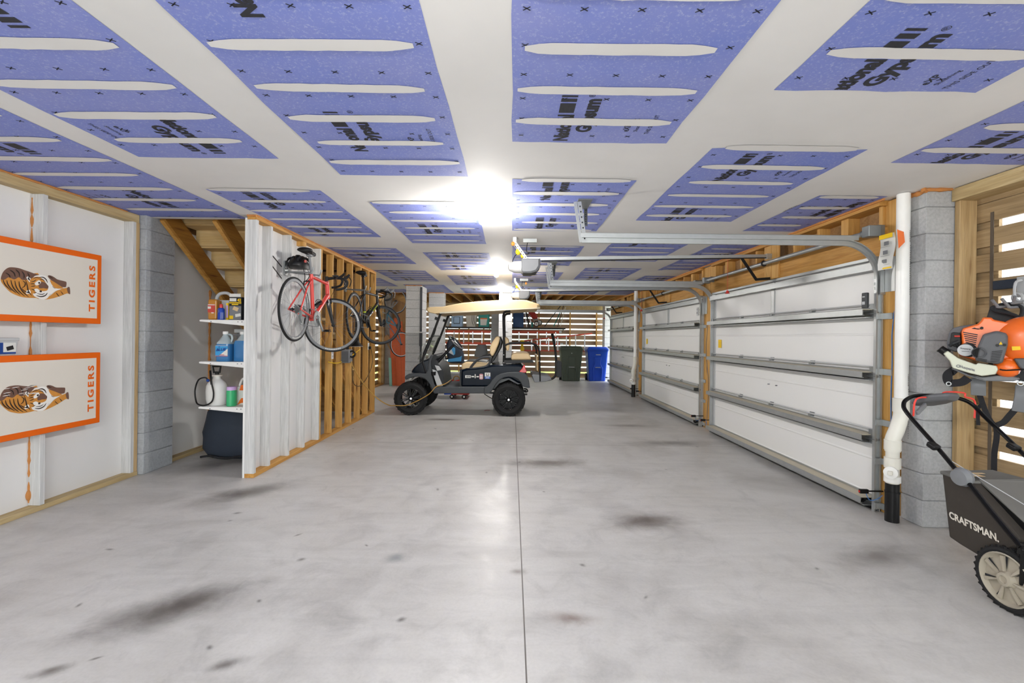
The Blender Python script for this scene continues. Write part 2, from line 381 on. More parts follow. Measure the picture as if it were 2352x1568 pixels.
# ceiling: taped wallboard, laid in 4 x 8 ft sheets with their blue faces still bare between the joints
ce = MB()
ce.box(-3.9,3.52,-3,3.46,RH,RH+.03); ce.box(-2.53,3.25,3.46,12.38,RH,RH+.03); ce.box(-3.9,-2.53,3.46,4.64,RH,RH+.03); ce.box(-3.9,-2.53,8.43,12.38,RH,RH+.03)
ceil = struct('ceiling', ce, 'compound', flat=True, origin=(0,0,RH))
COLS = {'a': (-3.72,-2.69), 'b': (-2.49,-1.562), 'c': (-1.262,-.335), 'd': (-.012,.905), 'e': (1.205,2.146), 'f': (2.45,3.30)}
def sheet(col, y0, y1, texts, stripes, x0=None, x1=None, open0=False):
    a, b = COLS[col]; a = x0 if x0 is not None else a; b = x1 if x1 is not None else b
    rg = random.Random(int(y0*997)+ord(col))
    mb = MB(); j = lambda: rg.uniform(-.006,.006); z = RH-.0015
    n = 9
    P = [(a+(b-a)*i/n, y0+j()) for i in range(n+1)]+[(b+j(), y0+(y1-y0)*i/n) for i in range(1,n)]
    P += [(b+(a-b)*i/n, y1+j()) for i in range(n+1)]+[(a+j(), y1+(y0-y1)*i/n) for i in range(1,n)]
    mb.poly([(p[0],p[1],z) for p in P])
    mb.m = 1                                                     # compound over the screw rows
    for y in stripes:
        if y < y0-.02 or y > y1+.02: continue
        h = rg.uniform(.034,.044); w0 = a+rg.uniform(.01,.10); w1 = b-rg.uniform(.03,.10); Q = []
        for i in range(15):
            t = i/14; e = min(1, 7*min(t,1-t)+.22)**.6
            Q.append((w0+(w1-w0)*t, h*e*rg.uniform(.92,1.05), h*e*rg.uniform(.92,1.05)))
        dy = rg.uniform(-.014,.014)
        mb.poly([(q[0], y+dy*(q[0]-a)-q[1], RH-.0045) for q in Q]+[(q[0], y+dy*(q[0]-a)+q[2], RH-.0045) for q in Q[::-1]])
    for (xn, yn, d) in texts:                                    # printed face: reading along the sheet
        mb.m = 2; zz = RH-.003; rd = (0,-1,0) if d < 0 else (0,1,0); up = (-1,0,0) if d < 0 else (1,0,0); s = 1 if d < 0 else -1
        def T(t, dx, dy, size, bold, w=None):
            mb.text(t, (xn+s*dx, yn+(-dy if d < 0 else dy), zz), rd, up, size, bold, w, clip=(y0+.012,y1-.012))
        T('National', .080, 0, .080, .05, .315)
        for q0, q1 in ((.335,.43),(.445,.475),(.49,.505)):
            yy = [min(max(yn+(-q if d < 0 else q), y0+.01), y1-.01) for q in (q0,q1)]
            if abs(yy[0]-yy[1]) < .001: continue
            mb.poly([(xn, yy[0], zz), (xn+s*.078, yy[0], zz), (xn+s*.078, yy[1], zz), (xn, yy[1], zz)])
        T('Gypsum', .194, .115, .080, .05, .36); T('®', .16, .49, .03, 0)
        T('eXP', .41, .13, .035, .02); T('Sheathing', .46, .13, .022, 0); T('THIS SIDE OUT', .53, .10, .024, .0)
    mb.m = 3
    ys = y0+.10
    while ys < y1-.03:
        for k in range(5):
            x = a+.05+(b-a-.1)*k/4; r = .013
            for q in (1,-1):
                mb.obox((x,ys,RH-.003), (2*r,2*r*q*.7,0), (.003,-.003*q,0), (0,0,.0005))
        ys += .203
    o = build('drywall_panel', mb, ['gypsum_blue','compound','print_black','mark_black'], ceil, flat=True)
    return o
ST = [1.84+.3085*k for k in range(-5,36)]
sheet('d', .3, 2.727, [(.227,2.70,-1),(.227,1.45,-1)], ST)
sheet('d', 3.37, 4.99, [(.22,3.86,-1),(.22,4.93,-1)], ST); sheet('d', 5.80, 7.40, [(.22,6.33,-1),(.22,7.5,-1)], ST); sheet('d', 8.15, 9.78, [(.22,8.7,-1),(.22,9.7,-1)], ST); sheet('d', 10.45, 12.36, [(.22,11.3,-1),(.22,12.3,-1)], ST)
sheet('c', .3, 3.325, [(-1.005,2.89,-1),(-1.005,1.68,-1)], ST)
sheet('c', 4.0, 5.74, [(-1.0,5.25,-1),(-1.0,4.05,-1)], ST); sheet('c', 6.36, 8.05, [(-1.0,6.85,-1),(-1.0,7.98,-1)], ST); sheet('c', 8.74, 10.33, [(-1.0,9.2,-1),(-1.0,10.2,-1)], ST); sheet('c', 10.97, 12.36, [(-1.0,11.5,-1)], ST)
sheet('b', .3, 3.035, [(-1.86,2.45,1),(-1.86,1.25,1)], ST)
sheet('b', 3.69, 5.41, [(-2.24,4.24,-1),(-2.24,5.35,-1)], ST); sheet('b', 6.09, 7.41, [(-2.24,6.9,-1)], ST); sheet('b', 8.14, 9.72, [(-2.24,8.6,-1),(-2.24,9.6,-1)], ST); sheet('b', 10.36, 12.3, [(-2.24,11,-1)], ST)
sheet('a', .2, 4.63, [(-3.10,3.74,1),(-3.10,2.5,1),(-3.10,1.25,1)], ST); sheet('a', 9.26, 10.77, [(-3.1,9.8,1)], ST); sheet('a', 11.4, 12.3, [], ST)
sheet('e', .3, 2.128, [(1.452,2.20,-1),(1.452,1.0,-1)], ST)
sheet('e', 2.78, 4.51, [(1.45,3.36,-1),(1.45,4.55,-1)], ST); sheet('e', 5.25, 6.89, [(1.45,5.75,-1),(1.45,6.95,-1)], ST); sheet('e', 7.59, 9.11, [(1.45,8.1,-1),(1.45,9.1,-1)], ST); sheet('e', 9.8, 12.2, [(1.45,10.4,-1)], ST)
sheet('f', .3, 2.98, [(2.70,3.02,-1),(2.70,1.8,-1)], ST, x1=3.32)
sheet('f', 3.66, 4.89, [(2.96,3.82,1)], ST, x1=3.0); sheet('f', 5.30, 7.75, [(2.96,6.1,1)], ST, x1=3.02); sheet('f', 8.45, 9.8, [(2.96,8.6,1)], ST, x1=3.05); sheet('f', 10.5, 12.2, [], ST, x1=3.07)
for y in (4.19, 7.85, 11.3):
    a = MB(); a.lathe([(0,-.006),(.30,-.006),(.33,-.0035),(.34,0)], (-.283,y,RH), (0,0,1), 40)
    build('joint_compound', a, 'compound', ceil)
# left wall: white painted sheathing between studs
wl = sroot('wall_left', (-3.75,1.0,0))
def part(name, mb, mats, par, **k): return build(name, mb, mats, par, **k)
part('sheathing', MB().box(-3.83,-3.79,-3,3.60,0,RH).box(-3.83,-3.79,3.61,8.5,0,RH), 'white_panel', wl)
part('bottom_plate', MB().box(-3.79,-3.695,-3,4.53,0,.04), 'treated_y', wl, bevel=.003)
part('top_plate', MB().box(-3.79,-3.705,-3,4.53,RH-.085,RH-.004), 'treated_y', wl, bevel=.003)
for y in (-.4, .81, 2.02, 2.41, 3.595): part('stud', MB().box(-3.79,-3.70,y,y+.04,.04,RH-.085), 'whitewood', wl, bevel=.002)
part('end_stud', MB().box(-3.79,-3.70,4.45,4.488,.04,RH-.085), 'whitewood', wl, bevel=.002)
part('trim_strip', MB().box(-3.79,-3.70,4.489,4.53,.04,RH-.085), 'treated_z', wl, bevel=.002)
part('closet_plate', MB().box(-3.79,-3.70,4.97,8.4,0,.04), 'treated_y', wl, bevel=.003)
def bead(pts, r, rg=random.Random(3), n=6):
    P = smooth(pts, n); return P, [r*rg.uniform(.6,1.5) for _ in P]
fm = MB(); P, R = bead([(-3.787,3.603,.06+.1*k) for k in range(25)], .013, n=3); fm.tube(P, R, 7); fm.ball((-3.785,3.603,.12), (.02,.03,.045))
P, R = bead([(-3.787,5.72,.05+.1*k) for k in range(20)], .014, n=3); fm.tube(P, R, 7)
P, R = bead([(-3.70,-2+.22*k,RH-.008) for k in range(30)], .008, n=4); fm.tube(P, R, 6)
part('foam_seal', fm, 'foam', wl)
# concrete block columns
def column(name, x0, x1, y0, y1, m, mm, dz=.2032, chamf=0.0, off=.0, extra=None):
    r = sroot(name, ((x0+x1)/2,(y0+y1)/2,0)); mb = MB(); mo = MB(); z = 0.0; g = .0045
    mo.box(x0+.006,x1-.006,y0+.006,y1-.006,0,RH+.02)
    while z < RH:
        zt = min(z+dz, RH+.02); mb.box(x0,x1,y0,y1,z+g,zt-g*.3); z += dz
    build('block_courses', mb, m, r, bevel=.004, seg=1); build('mortar', mo, mm, r); return r
c1 = column('column_1', -4.05, -3.645, 4.54, 4.93, 'cmu_dark', 'mortar_dark')
c2 = column('column_2', 3.135, 3.55, 3.472, 3.67, 'cmu', 'mortar')
P, R = bead([(3.10,3.465,RH-.01),(3.2,3.46,RH-.012),(3.32,3.462,RH-.006)], .014); P2, R2 = bead([(3.125,3.465,RH-.015),(3.132,3.53,RH-.02),(3.13,3.66,RH-.008)], .016)
build('foam_seal', MB().tube(P, R, 7).tube(P2, R2, 7), 'foam', c2)
c3 = column('column_3', -2.445, -2.105, 10.49, 11.22, 'cmu_paint', 'mortar')
c4 = column('column_4', -2.225, -1.83, 12.17, 12.55, 'cmu_paint', 'mortar')
c5 = column('column_5', -.36, .0, 12.2, 12.6, 'cmu_paint', 'mortar')
c6 = column('column_6', -3.85, -3.55, 13.35, 13.75, 'cmu_paint', 'mortar')
c7 = column('column_7', 3.16, 3.45, 15.6, 16.0, 'cmu_paint', 'mortar')
c8 = column('column_8', -.72, -.36, 15.85, 16.2, 'cmu', 'mortar')
for c, x, y, w in ((c3,-2.27,10.48,.19),(c4,-2.03,12.16,.21)):
    P, R = bead([(x-w,y,RH-.004),(x,y-.01,RH-.008),(x+w,y,RH-.004)], .014); build('foam_seal', MB().tube(P, R, 6), 'foam', c)
# stud partition under the stair: white-painted boards first, bare studs beyond
wp = sroot('wall_partition', (-2.56,6.4,0)); X0, X1 = -2.605, -2.513
part('bottom_plate', MB().box(X0,X1,4.475,8.42,0,.04), 'pine_y', wp, bevel=.003)
part('top_plate', MB().box(X0,X1,4.475,8.42,RH-.045,RH-.004), 'pine_y', wp, bevel=.003)
part('white_boards', MB().box(X0-.02,X0,4.475,6.0,.0,RH-.03), 'white_panel', wp)
for i, y in enumerate((4.477, 4.745, 5.155, 5.54, 5.955)):
    part('stud', MB().box(X0,X1,y,y+.038,.04,RH-.045 if i != 3 else RH-.10), 'whitewood', wp, bevel=.002)
part('stud_block', MB().box(X0,X1-.01,5.50,5.58,RH-.10,RH-.045), 'pine_z', wp)
for y in (6.0, 6.375, 6.765, 7.15, 7.56, 7.98, 8.375):
    part('stud', MB().box(X0,X1,y,y+.038,.04,RH-.045), 'pine_z', wp, bevel=.002)
P, R = bead([(X1+.002,4.48+.2*k,RH-.006) for k in range(20)], .009, n=4); P2, R2 = bead([(X0,4.472,RH-.008),(X1,4.47,RH-.008)], .01)
part('foam_seal', MB().tube(P, R, 6).tube(P2, R2, 6), 'foam', wp)
cr = MB(); cr.m = 0
for za, zb, ya, yb in ((2.33,2.17,4.79,5.15),(2.23,2.04,4.79,5.15)): cr.beam((X0+.001,ya,za),(X0+.001,yb,zb), .004, .012)
part('board_gap', cr, 'tiger_black', wp)
# right wall frame round the garage doors (turned a hair off the camera axis, as built)
RW = Matrix.Rotation(-.0072, 4, 'Z')
JX = 3.057
def rw(x, y, z): return RW @ Vector((x,y,z))
wr = thing('wall_right', None, None, rw(3.05,7,0), -.0072, kind='structure')
for y0, y1 in ((3.70,3.825),(7.025,7.43),(10.78,11.32),(14.46,14.72)):
    part('jamb_board', MB(RW).box(JX,JX+.04,y0,y1,0,RH-.01), 'pine_z', wr, bevel=.002)
    part('jamb_post', MB(RW).box(JX+.045,JX+.15,y0-.05 if y0 > 4 else y0+.03,y1+.07,0,RH-.01), 'pine_z', wr)
for y0, y1 in ((3.79,7.05),(7.43,10.78),(11.32,14.46)):
    part('header_board', MB(RW).box(3.03,3.07,y0,y1,2.115,2.355), 'pine_y', wr, bevel=.003)
    part('header_backing', MB(RW).box(3.14,3.18,y0,y1,2.115,RH+.02), 'osb', wr)
    part('header_shelf', MB(RW).box(3.07,3.14,y0,y1,2.32,2.355), 'pine_y', wr)
    part('top_plate', MB(RW).box(2.99,3.14,y0,y1,RH-.045,RH-.002), 'pine_y', wr)
    ym = (y0+y1)/2
    for k in range(9):
        y = y0+.02+k*(y1-y0-.11)/8
        if abs(y-ym) < .2: continue
        part('cripple_stud', MB(RW).box(3.032,3.14,y,y+.04+(.05 if k % 3 == 1 else 0),2.355,RH-.045), 'pine_z', wr, bevel=.002)
    for q in (-.15, .005): part('opener_board', MB(RW).box(3.01,3.03,ym+q,ym+q+.145,2.13,RH-.045), 'pine_z', wr, bevel=.002)
P, R = bead([(2.985+.0072*(3.72+.3*k),3.72+.3*k,RH-.006) for k in range(35)], .011, n=3); part('foam_seal', MB().tube(P, R, 6), 'foam', wr)
# slatted wall right of the column
ws = sroot('wall_slatted', (3.4,1,0))
part('post', MB().box(3.345,3.475,3.425,3.466,0,RH-.10), 'treated_z', ws, bevel=.003)
part('post', MB().box(3.36,3.475,.6,.64,0,RH-.10), 'treated_z', ws, bevel=.003)
part('top_plate', MB().box(3.32,3.50,-3,3.466,RH-.10,RH-.005), 'treated_y', ws, bevel=.003)
def slats(mb, z0, z1, pitch, h, f):
    z = z0
    while z+h < z1: f(mb, z, z+h); z += pitch
sl = MB()
for k in range(12): sl.box(3.475,3.50,-3,3.46,max(.005,2.30-.1845*(k+1)),2.245-.1845*k)
sl.box(3.475,3.50,-3,3.46,2.30,2.437).box(3.475,3.50,-3,3.46,2.44,2.576)
part('slats', sl, 'slat_y', ws, bevel=.002, seg=1)
part('backing_board', MB().box(3.501,3.525,3.295,3.46,0,2.4), 'slat_y', ws)
part('flat_strip', MB().box(3.4715,3.4745,3.305,3.328,.3,2.36), 'strip_brown', ws)  # dark brown flat strip up the inner face of the slats
# far wall of slats, beyond the end of the ceiling
wb = sroot('wall_back', (0,16.3,0))
sl = MB()
slats(sl, .0, 2.46, .193, .145, lambda m, a, b: m.box(-3.9,3.5,16.32,16.345,a,b))
part('slats', sl, 'slat_x', wb)
part('header_board', MB().box(-3.9,3.5,16.27,16.32,2.40,2.60), 'treated_y', wb); part('upper_board', MB().box(-3.9,3.5,16.29,16.33,2.60,3.1), 'osb', wb)
part('bottom_plate', MB().box(-3.9,3.5,16.23,16.32,0,.04), 'treated_y', wb)
for x in (-1.9,-1.56,-1.03,-.55,.93,2.04,2.98): part('stud', MB().box(x,x+.04,16.23,16.32,.04,2.42), 'pine_z', wb)
js = sroot('ceiling_joists', (0,14.4,RH))
for k in range(19): build('joist', MB().box(-3.8+.4*k,-3.762+.4*k,12.45,16.3,RH+.03,RH+.26), 'pine_y', js)
build('rim_board', MB().box(-3.9,3.3,12.36,12.40,RH-.004,RH+.26), 'pine_x', js); build('subfloor', MB().box(-3.9,3.6,12.3,16.4,RH+.26,RH+.29), 'osb', js)
P, R = bead([(-3.6+.3*k,12.37,RH-.004) for k in range(23)], .010, n=2); build('foam_seal', MB().tube(P, R, 6), 'foam', js)
# far left: slatted side wall and a plywood face by the block pier
wf = sroot('wall_left_far', (-3.8,11,0))
sl = MB(); slats(sl, .0, 2.5, .193, .145, lambda m, a, b: m.box(-3.83,-3.805,8.5,16.3,a,b))
part('slats', sl, 'slat_y', wf)
for y in (8.9,10.4,11.6,13.0): part('stud', MB().box(-3.805,-3.715,y,y+.04,.04,RH-.05), 'pine_z', wf)
part('corner_post', MB().box(-3.83,-3.70,13.2,13.34,0,RH), 'treated_z', wf)
part('bottom_plate', MB().box(-3.805,-3.70,8.5,13.2,0,.04), 'pine_y', wf); part('top_plate', MB().box(-3.805,-3.70,8.5,13.2,RH-.05,RH-.004), 'pine_y', wf)
part('plywood_face', MB().box(-3.55,-2.6,13.55,13.58,0,2.75), 'ply', wf); part('brace_board', MB().beam((-3.5,13.5,2.62),(-2.75,13.5,2.32), .04, .2), 'pine_x', wf)
# stair seen from below
sr = thing('staircase', 'open wooden staircase descending behind the stud partition', 'stairs', (-3.15,6.4,0))
def sz(y): return 2.576-(y-4.70)*.74
for x in (-3.61,-3.07,-2.655):
    o = .21
    pr = [(4.70,sz(4.70)+.03),(4.70,RH-.28+.08),(8.0,sz(8.0)-.22)]
    m = MB(); a, b = Vector((x,4.76,2.765-.74*.16)), Vector((x,8.25,2.765-.74*3.65))
    m.beam(a,b,.04,.20,(0,0,1)); build('stringer', m, 'stringer', sr)
    build('stringer_edge', MB().beam(a+Vector((0,-.06,-.075)), b+Vector((0,-.06,-.075)), .044, .03), 'pine_y', sr)
for k in range(12):
    y = 4.78+.265*k; z = 2.80-.196*k
    if z < .1: break
    build('tread', MB().box(-3.64,-2.635,y-.03,y+.25,z-.012,z+.022), 'riser', sr)
    build('riser', MB().box(-3.64,-2.635,y+.205,y+.225,z-.19,z-.012), 'riser', sr)
build('landing', MB().box(-3.64,-2.635,4.66,4.80,RH+.04,RH+.09), 'pine_y', sr)
ws_ = sroot('stairwell_wall', (-3.2,8.5,0))
build('end_wall', MB().box(-3.83,-2.6,8.43,8.46,0,RH+1.2), 'osb', ws_)
m = MB(); m.box(-3.85,-3.79,4.5,8.46,RH,RH+1.2).box(-2.6,-2.56,4.6,8.46,RH+.03,RH+1.2).box(-3.85,-2.56,4.56,4.62,RH+.03,RH+1.2); m.box(-3.85,-2.56,4.56,8.46,RH+1.2,RH+1.25); build('shaft_lining', m, 'osb', ws_)
# what shows outside through the gaps
struct('ground_outside', MB().box(-40,40,12,60,-.5,-.2), 'lawn', flat=True)
struct('driveway_ground', MB().box(-40,40,-40,12,-.5,-.2), 'drive', flat=True)
hs = MB(); hs.box(8.2,8.5,-6,9,-.2,5.5)
for k in range(24): hs.box(8.17,8.2,-6,9,.0+.22*k,.02+.22*k)
tag(build('siding_wall', hs, 'siding'), 'pale lap-sided house seen through the slats', 'house')
hs = MB(); hs.box(-14,14,24,24.3,-.2,5.0)
for k in range(22): hs.box(-14,14,23.97,24,.0+.22*k,.02+.22*k)
tag(build('siding_wall', hs, 'siding'), 'pale lap-sided wall added beyond the lawn to dim the sky in the far gaps', 'house')  # wall added to block the bright sky behind the far gaps
tag(build('added_fence', MB().box(-9.2,-9,-2,23,-.2,2.6), 'siding'), 'pale fence added outside the far left slats to block the sky', 'fence')  # added as a screen against bright sky in the left gaps
# ---------------------------------------------------------------- garage doors, tracks, openers
DOORS = [(3.83,7.01,'nearest'),(7.44,10.77,'middle'),(11.35,14.44,'far')]
DX = 3.045                       # inner face of the door panels, in wall coordinates
def garage_door(i, y0, y1):
    r = thing('door_%d' % (i+1), None, None, rw(DX,(y0+y1)/2,0), -.0072, kind='structure')
    a, b = y0, y1; H = .525
    for k in range(4):
        z0 = .02+H*k; z1 = z0+H-.0006
        m = MB(RW); m.box(DX,DX+.04,a,b,z0,z1)
        for zz, hh in ((z0+.10,.012),(z0+.40,.012)):             # pressed ribs across the panel
            m.loft([[(DX,y,zz-hh),(DX-.006,y,zz-hh*.3),(DX-.006,y,zz+hh*.3),(DX,y,zz+hh)] for y in (a+.06,b-.06)])
        p = build('door_section', m, 'door_white', r)
        st = MB(RW)
        for ys in (a,b-.05): st.box(DX-.012,DX,ys,ys+.05,z0,z1)
        build('end_stile', st, 'light_grey', p)
        if k == 3:
            st = MB(RW); ym = (a+b)/2; st.box(DX-.014,DX,ym-.035,ym+.035,z0+.05,z1-.03); build('centre_stile', st, 'galv', p)
        if k == 2:
            st = MB(RW); st.box(DX-.008,DX-.006,b-.045,b-.012,z0+.12,z1-.10); build('warning_label', st, 'yellow', p)
            st = MB(RW); st.box(DX-.008,DX-.006,b-.25,b-.15,z0+.22,z0+.34) ; build('yellow_sticker', st, 'yellow' if i < 2 else 'paper', p)
    for k in range(4):                                           # stiffening strut along the foot of each section, and one at the head
        z = .05+H*k
        m = MB(RW); m.box(DX-.13,DX-.012,a+.03,b-.03,z+.050,z+.056); m.m = 1
        m.box(DX-.133,DX-.127,a+.03,b-.03,z+.008,z+.056); m.box(DX-.014,DX-.010,a,b,z-.018,z+.07); m.box(DX-.133,DX-.115,a+.03,b-.03,z+.005,z+.009); m.box(DX-.10,DX-.012,a+.03,b-.03,z-.015,z-.010)
        build('strut', m, ['strut_beige','galv'], r)
    m = MB(RW); m.box(DX-.08,DX,a,b,2.06,2.066).box(DX-.08,DX-.072,a,b,2.005,2.06).box(DX-.05,DX,a,b,2.095,2.12); build('head_strut', m, 'galv', r)
    build('bottom_seal', MB(RW).box(DX-.03,DX+.05,a,b,.0,.022), 'seal', r)
    for k in range(1,4):
        z = .02+H*k
        m = MB(RW)
        for dz, rr in ((.075,.004),(.10,.004),(.128,.008)): m.cyl((DX-.03,a,z+dz),(DX-.03,b,z+dz),rr,n=6)
        build('truss_rod', m, 'light_grey', r)
        for t in (.27,.5,.73):
            y = a+(b-a)*t; m = MB(RW); m.box(DX-.012,DX,y-.03,y+.03,z+.02,z+.14); m.box(DX-.034,DX-.012,y-.02,y+.02,z+.05,z+.075).box(DX-.034,DX-.012,y-.02,y+.02,z+.10,z+.122)
            m.cyl((DX-.026,y-.035,z+.062),(DX-.026,y+.035,z+.062),.009,n=8); build('hinge', m, 'galv_dark', r)
        for y in (a+.03,b-.03):
            m = MB(RW); m.box(DX-.05,DX,y-.025,y+.025,z+.01,z+.13).cyl((DX-.045,y-.05,z+.05),(DX-.045,y+.05,z+.05),.014,n=10); build('roller_hinge', m, 'galv_dark', r)
    ym = (a+b)/2; m = MB(RW)
    for z in (.02+H+.34,.02+H+.12): 
        for q in (-.10,.06): m.box(DX-.02,DX,ym+q,ym+q+.012,z,z+.004).cyl((DX-.022,ym+q+.006,z+.002),(DX,ym+q+.006,z+.002),.006,n=8)
    build('handle_bolt', m, 'mid_grey', r)
    m = MB(RW)
    for y in (a+.10,b-.10): m.beam((DX-.09,y,.03),(DX-.03,y,.07),.012,.02).box(DX-.06,DX-.01,y-.04,y+.04,.07,.10)
    build('cable_bracket', m, 'abs_black', r)
    return r
def track(i, side, y, who, where):
    """steel track: upright, curve and level run with its hanger"""
    n = 1 if side == 'far' else -1
    xo = DX-.032
    t = thing('garage_door_track', 'galvanised curved %s track of the %s garage door' % (where, who), 'door track', rw(xo,y,0), -.0072, 'garage door tracks')
    zc, R = 1.93, .30; zt = zc+R; xe = .545
    path = [Vector((xo,y,z)) for z in (0,.6,1.2,zc)]+arc((xo-R,y,zc), R, 0, 90, 10)[1:]+[Vector((xe,y,zt))]
    def prof(m, pts, w, d):
        secs = []
        for q in range(len(pts)):
            T = (pts[min(q+1,len(pts)-1)]-pts[max(q-1,0)]).normalized(); nn = Vector((T.z,0,-T.x))   # toward the room / down
            sgn = 1
            o = pts[q]
            secs.append([o+Vector((0,n*-.004,0))+nn*d, o+Vector((0,n*-.004,0))-nn*d, o+Vector((0,n*w,0))-nn*d, o+Vector((0,n*w,0))-nn*(d-.008), o+Vector((0,0,0))-nn*(d-.008), o+nn*(d-.008), o+Vector((0,n*w,0))+nn*(d-.008), o+Vector((0,n*w,0))+nn*d])
        m.loft(secs)
    up = path[:4]; lv = path[3:]
    m = MB(RW); prof(m, up, .022, .026); build('upright_track', m, 'galv', t)
    m = MB(RW); prof(m, lv, .022, .026); build('curved_track', m, 'galv', t)
    m = MB(RW); m.box(xe-.01,2.85,y-.004,y+.004,zt+.02,zt+.062); m.box(xe-.01,2.85,y-.004+(-.028 if n>0 else 0),y+.004+(0 if n>0 else .028),zt+.058,zt+.062)
    build('track_angle', m, 'galv', t)
    # hanger up to the ceiling
    def strip(m, p, q, w):
        p, q = Vector(p), Vector(q); m.beam(p,q,.004,w,(1,0,0)); 
        for k in range(7):
            c = p.lerp(q,(k+.7)/7.6); m.m = 1; m.obox(c,(.012,0,0),(0,.0052,0),(0,0,.012)); m.m = 0
    m = MB(RW); strip(m, (xe+.03,y,zt-.02),(xe-.02,y+.02,RH-.02),.032); m.beam((xe-.005,y,zt-.02),(xe-.055,y+.02,RH-.02),.026,.004,(0,1,0)); build('hanger_strip', m, ['galv','charcoal'], t)
    m = MB(RW); strip(m, (xe+.035,y+.01,zt+.12),(xe+.07,y+.26,RH-.01),.03); m.box(xe-.03,xe+.09,y+.0,y+.30,RH-.006,RH-.001); build('brace_strip', m, ['galv_dark','charcoal'], t)
    sgn = 1 if n > 0 else -1
    for z in (.05,.42,.74,1.16,1.62):
        m = MB(RW); m.box(xo-.02,xo+.03,y+n*.022,y+n*.026,z-.025,z+.025).box(JX-.012,JX-.002,y+n*.022,y+n*.11,z-.025,z+.025).box(xo,JX-.002,y+n*.022,y+n*.028,z-.025,z+.025)
        build('wall_bracket', m, 'galv', t)
    m = MB(RW); m.box(JX-.009,JX-.002,y+n*.03,y+n*.13,1.82,2.10).box(xo,JX-.002,y+n*.022,y+n*.028,1.80,2.0)
    for z in (1.84,1.88,1.93): m.box(xo-.03,xo+.03,y-.006,y+.006,z,z+.022)
    build('flag_bracket', m, 'galv', t)
    return t
for i, (y0, y1, who) in enumerate(DOORS):
    garage_door(i, y0, y1)
    track(i, 'near', y0, who, 'near-side'); track(i, 'far', y1, who, 'far-side')
    ym = (y0+y1)/2
    # spring tube above the door
    t = thing('torsion_tube', 'grey counterbalance tube above the %s garage door' % who, 'door spring', rw(2.93,ym,2.30), -.0072, 'door spring tubes')
    m = MB(RW); m.cyl((2.925,y0+.02,2.315),(2.925,y1-.03,2.315),.021,n=14); build('tube', m, 'galv', t)
    m = MB(RW); m.ring((2.925,ym,2.315),(0,1,0),.026,.010,20,8); build('centre_bearing', m, 'black', t)
    for y, q in ((y0-.02,1),(y1+.02,-1)):
        m = MB(RW); m.box(2.875,2.975,y-.06*q,y+.02*q,2.27,2.36) if q > 0 else m.box(2.875,2.975,y-.02,y+.06,2.27,2.36)
        m.lathe([(.018,0),(.030,.004),(.030,.05),(.024,.06)], (2.925,y+.02*q,2.315), (0,q,0), 16); build('winding_head', m, 'galv_dark', t, bevel=.004)
        m = MB(RW); m.box(2.97,3.028,y-.03,y+.03,2.29,2.37); build('end_plate', m, 'galv_dark', t)
    # opener
    xm, zm = .10, 2.24
    o = thing('garage_door_opener', 'white and grey motor with long rail serving the %s garage door' % who, 'garage opener', rw(xm,ym,zm-.06), -.0072, 'garage door openers')
    m = MB(RW); P = []
    for t_, w, h in ((-.20,.03,.02),(-.185,.09,.045),(-.12,.125,.068),(0,.135,.075),(.10,.13,.072),(.15,.10,.055)):
        P.append([(xm+t_, ym+w*math.cos(a)*.95, zm+h*math.sin(a)) for a in [2*pi*k/20 for k in range(20)]])
    m.loft(P); build('motor_housing', m, 'white_plain', o)
    m = MB(RW); out = [(xm-.04,zm+.082),(xm+.165,zm+.082),(xm+.165,zm+.0),(xm+.13,zm-.055),(xm+.07,zm-.075),(xm-.02,zm-.075),(xm-.04,zm-.06)]
    m.prism(out,'y',ym-.138,ym-.10); build('light_lens', m, 'mid_grey', o, bevel=.012); build('light_lens', MB(RW).prism(out,'y',ym+.10,ym+.138), 'mid_grey', o, bevel=.012)
    m = MB(RW); m.prism([(xm+.165,zm+.082),(xm+.178,zm+.082),(xm+.178,zm-.01),(xm+.138,zm-.066),(xm+.07,zm-.088),(xm-.02,zm-.086),(xm-.02,zm-.075),(xm+.07,zm-.075),(xm+.13,zm-.055),(xm+.165,zm)],'y',ym-.137,ym+.137); build('lens_rim', m, 'dark_grey', o)
    build('rail', MB(RW).beam((xm-.02,ym,zm+.098),(2.995,ym,zm+.165),.03,.036), 'galv', o)
    m = MB(RW); m.beam((xm+.2,ym,zm+.073),(2.95,ym,zm+.143),.012,.012); build('drive_chain', m, 'black', o)
    m = MB(RW); m.box(2.95,3.009,ym-.02,ym+.02,zm+.13,zm+.19); build('header_bracket', m, 'galv', o)
    for q in (-.07,.05):
        m = MB(RW); a, b = Vector((xm+.02,ym+q,zm+.09)), Vector((xm-.12,ym+q*1.3,RH-.06))
        m.beam(a,b,.004,.032,(1,0,0)); m.m = 1
        for k in range(6): c = a.lerp(b,(k+.6)/6.2); m.obox(c,(.012,0,0),(0,.006,0),(0,0,.012))
        build('hanging_strap', m, ['white_plain','charcoal'], o)
    m = MB(RW); m.beam((xm-.12,ym-.10,RH-.06),(xm-.12,ym+.12,RH-.06),.03,.005); m.box(xm-.14,xm-.10,ym-.1,ym-.096,RH-.06,RH-.001).box(xm-.14,xm-.10,ym+.116,ym+.12,RH-.06,RH-.001); m.box(xm-.02,xm+.14,ym-.02,ym+.02,RH-.045,RH-.001); build('ceiling_bracket', m, 'galv_dark', o)
    m = MB(RW); P = smooth([(xm+.03,ym-.02,RH-.05),(xm+.02,ym-.03,RH-.15),(xm+.05,ym-.04,RH-.17),(xm+.02,ym-.05,RH-.19),(xm-.1,ym-.05,zm+.14),(xm-.15,ym,zm+.05)],6); m.tube(P,.005,6); build('power_cord', m, 'black', o)
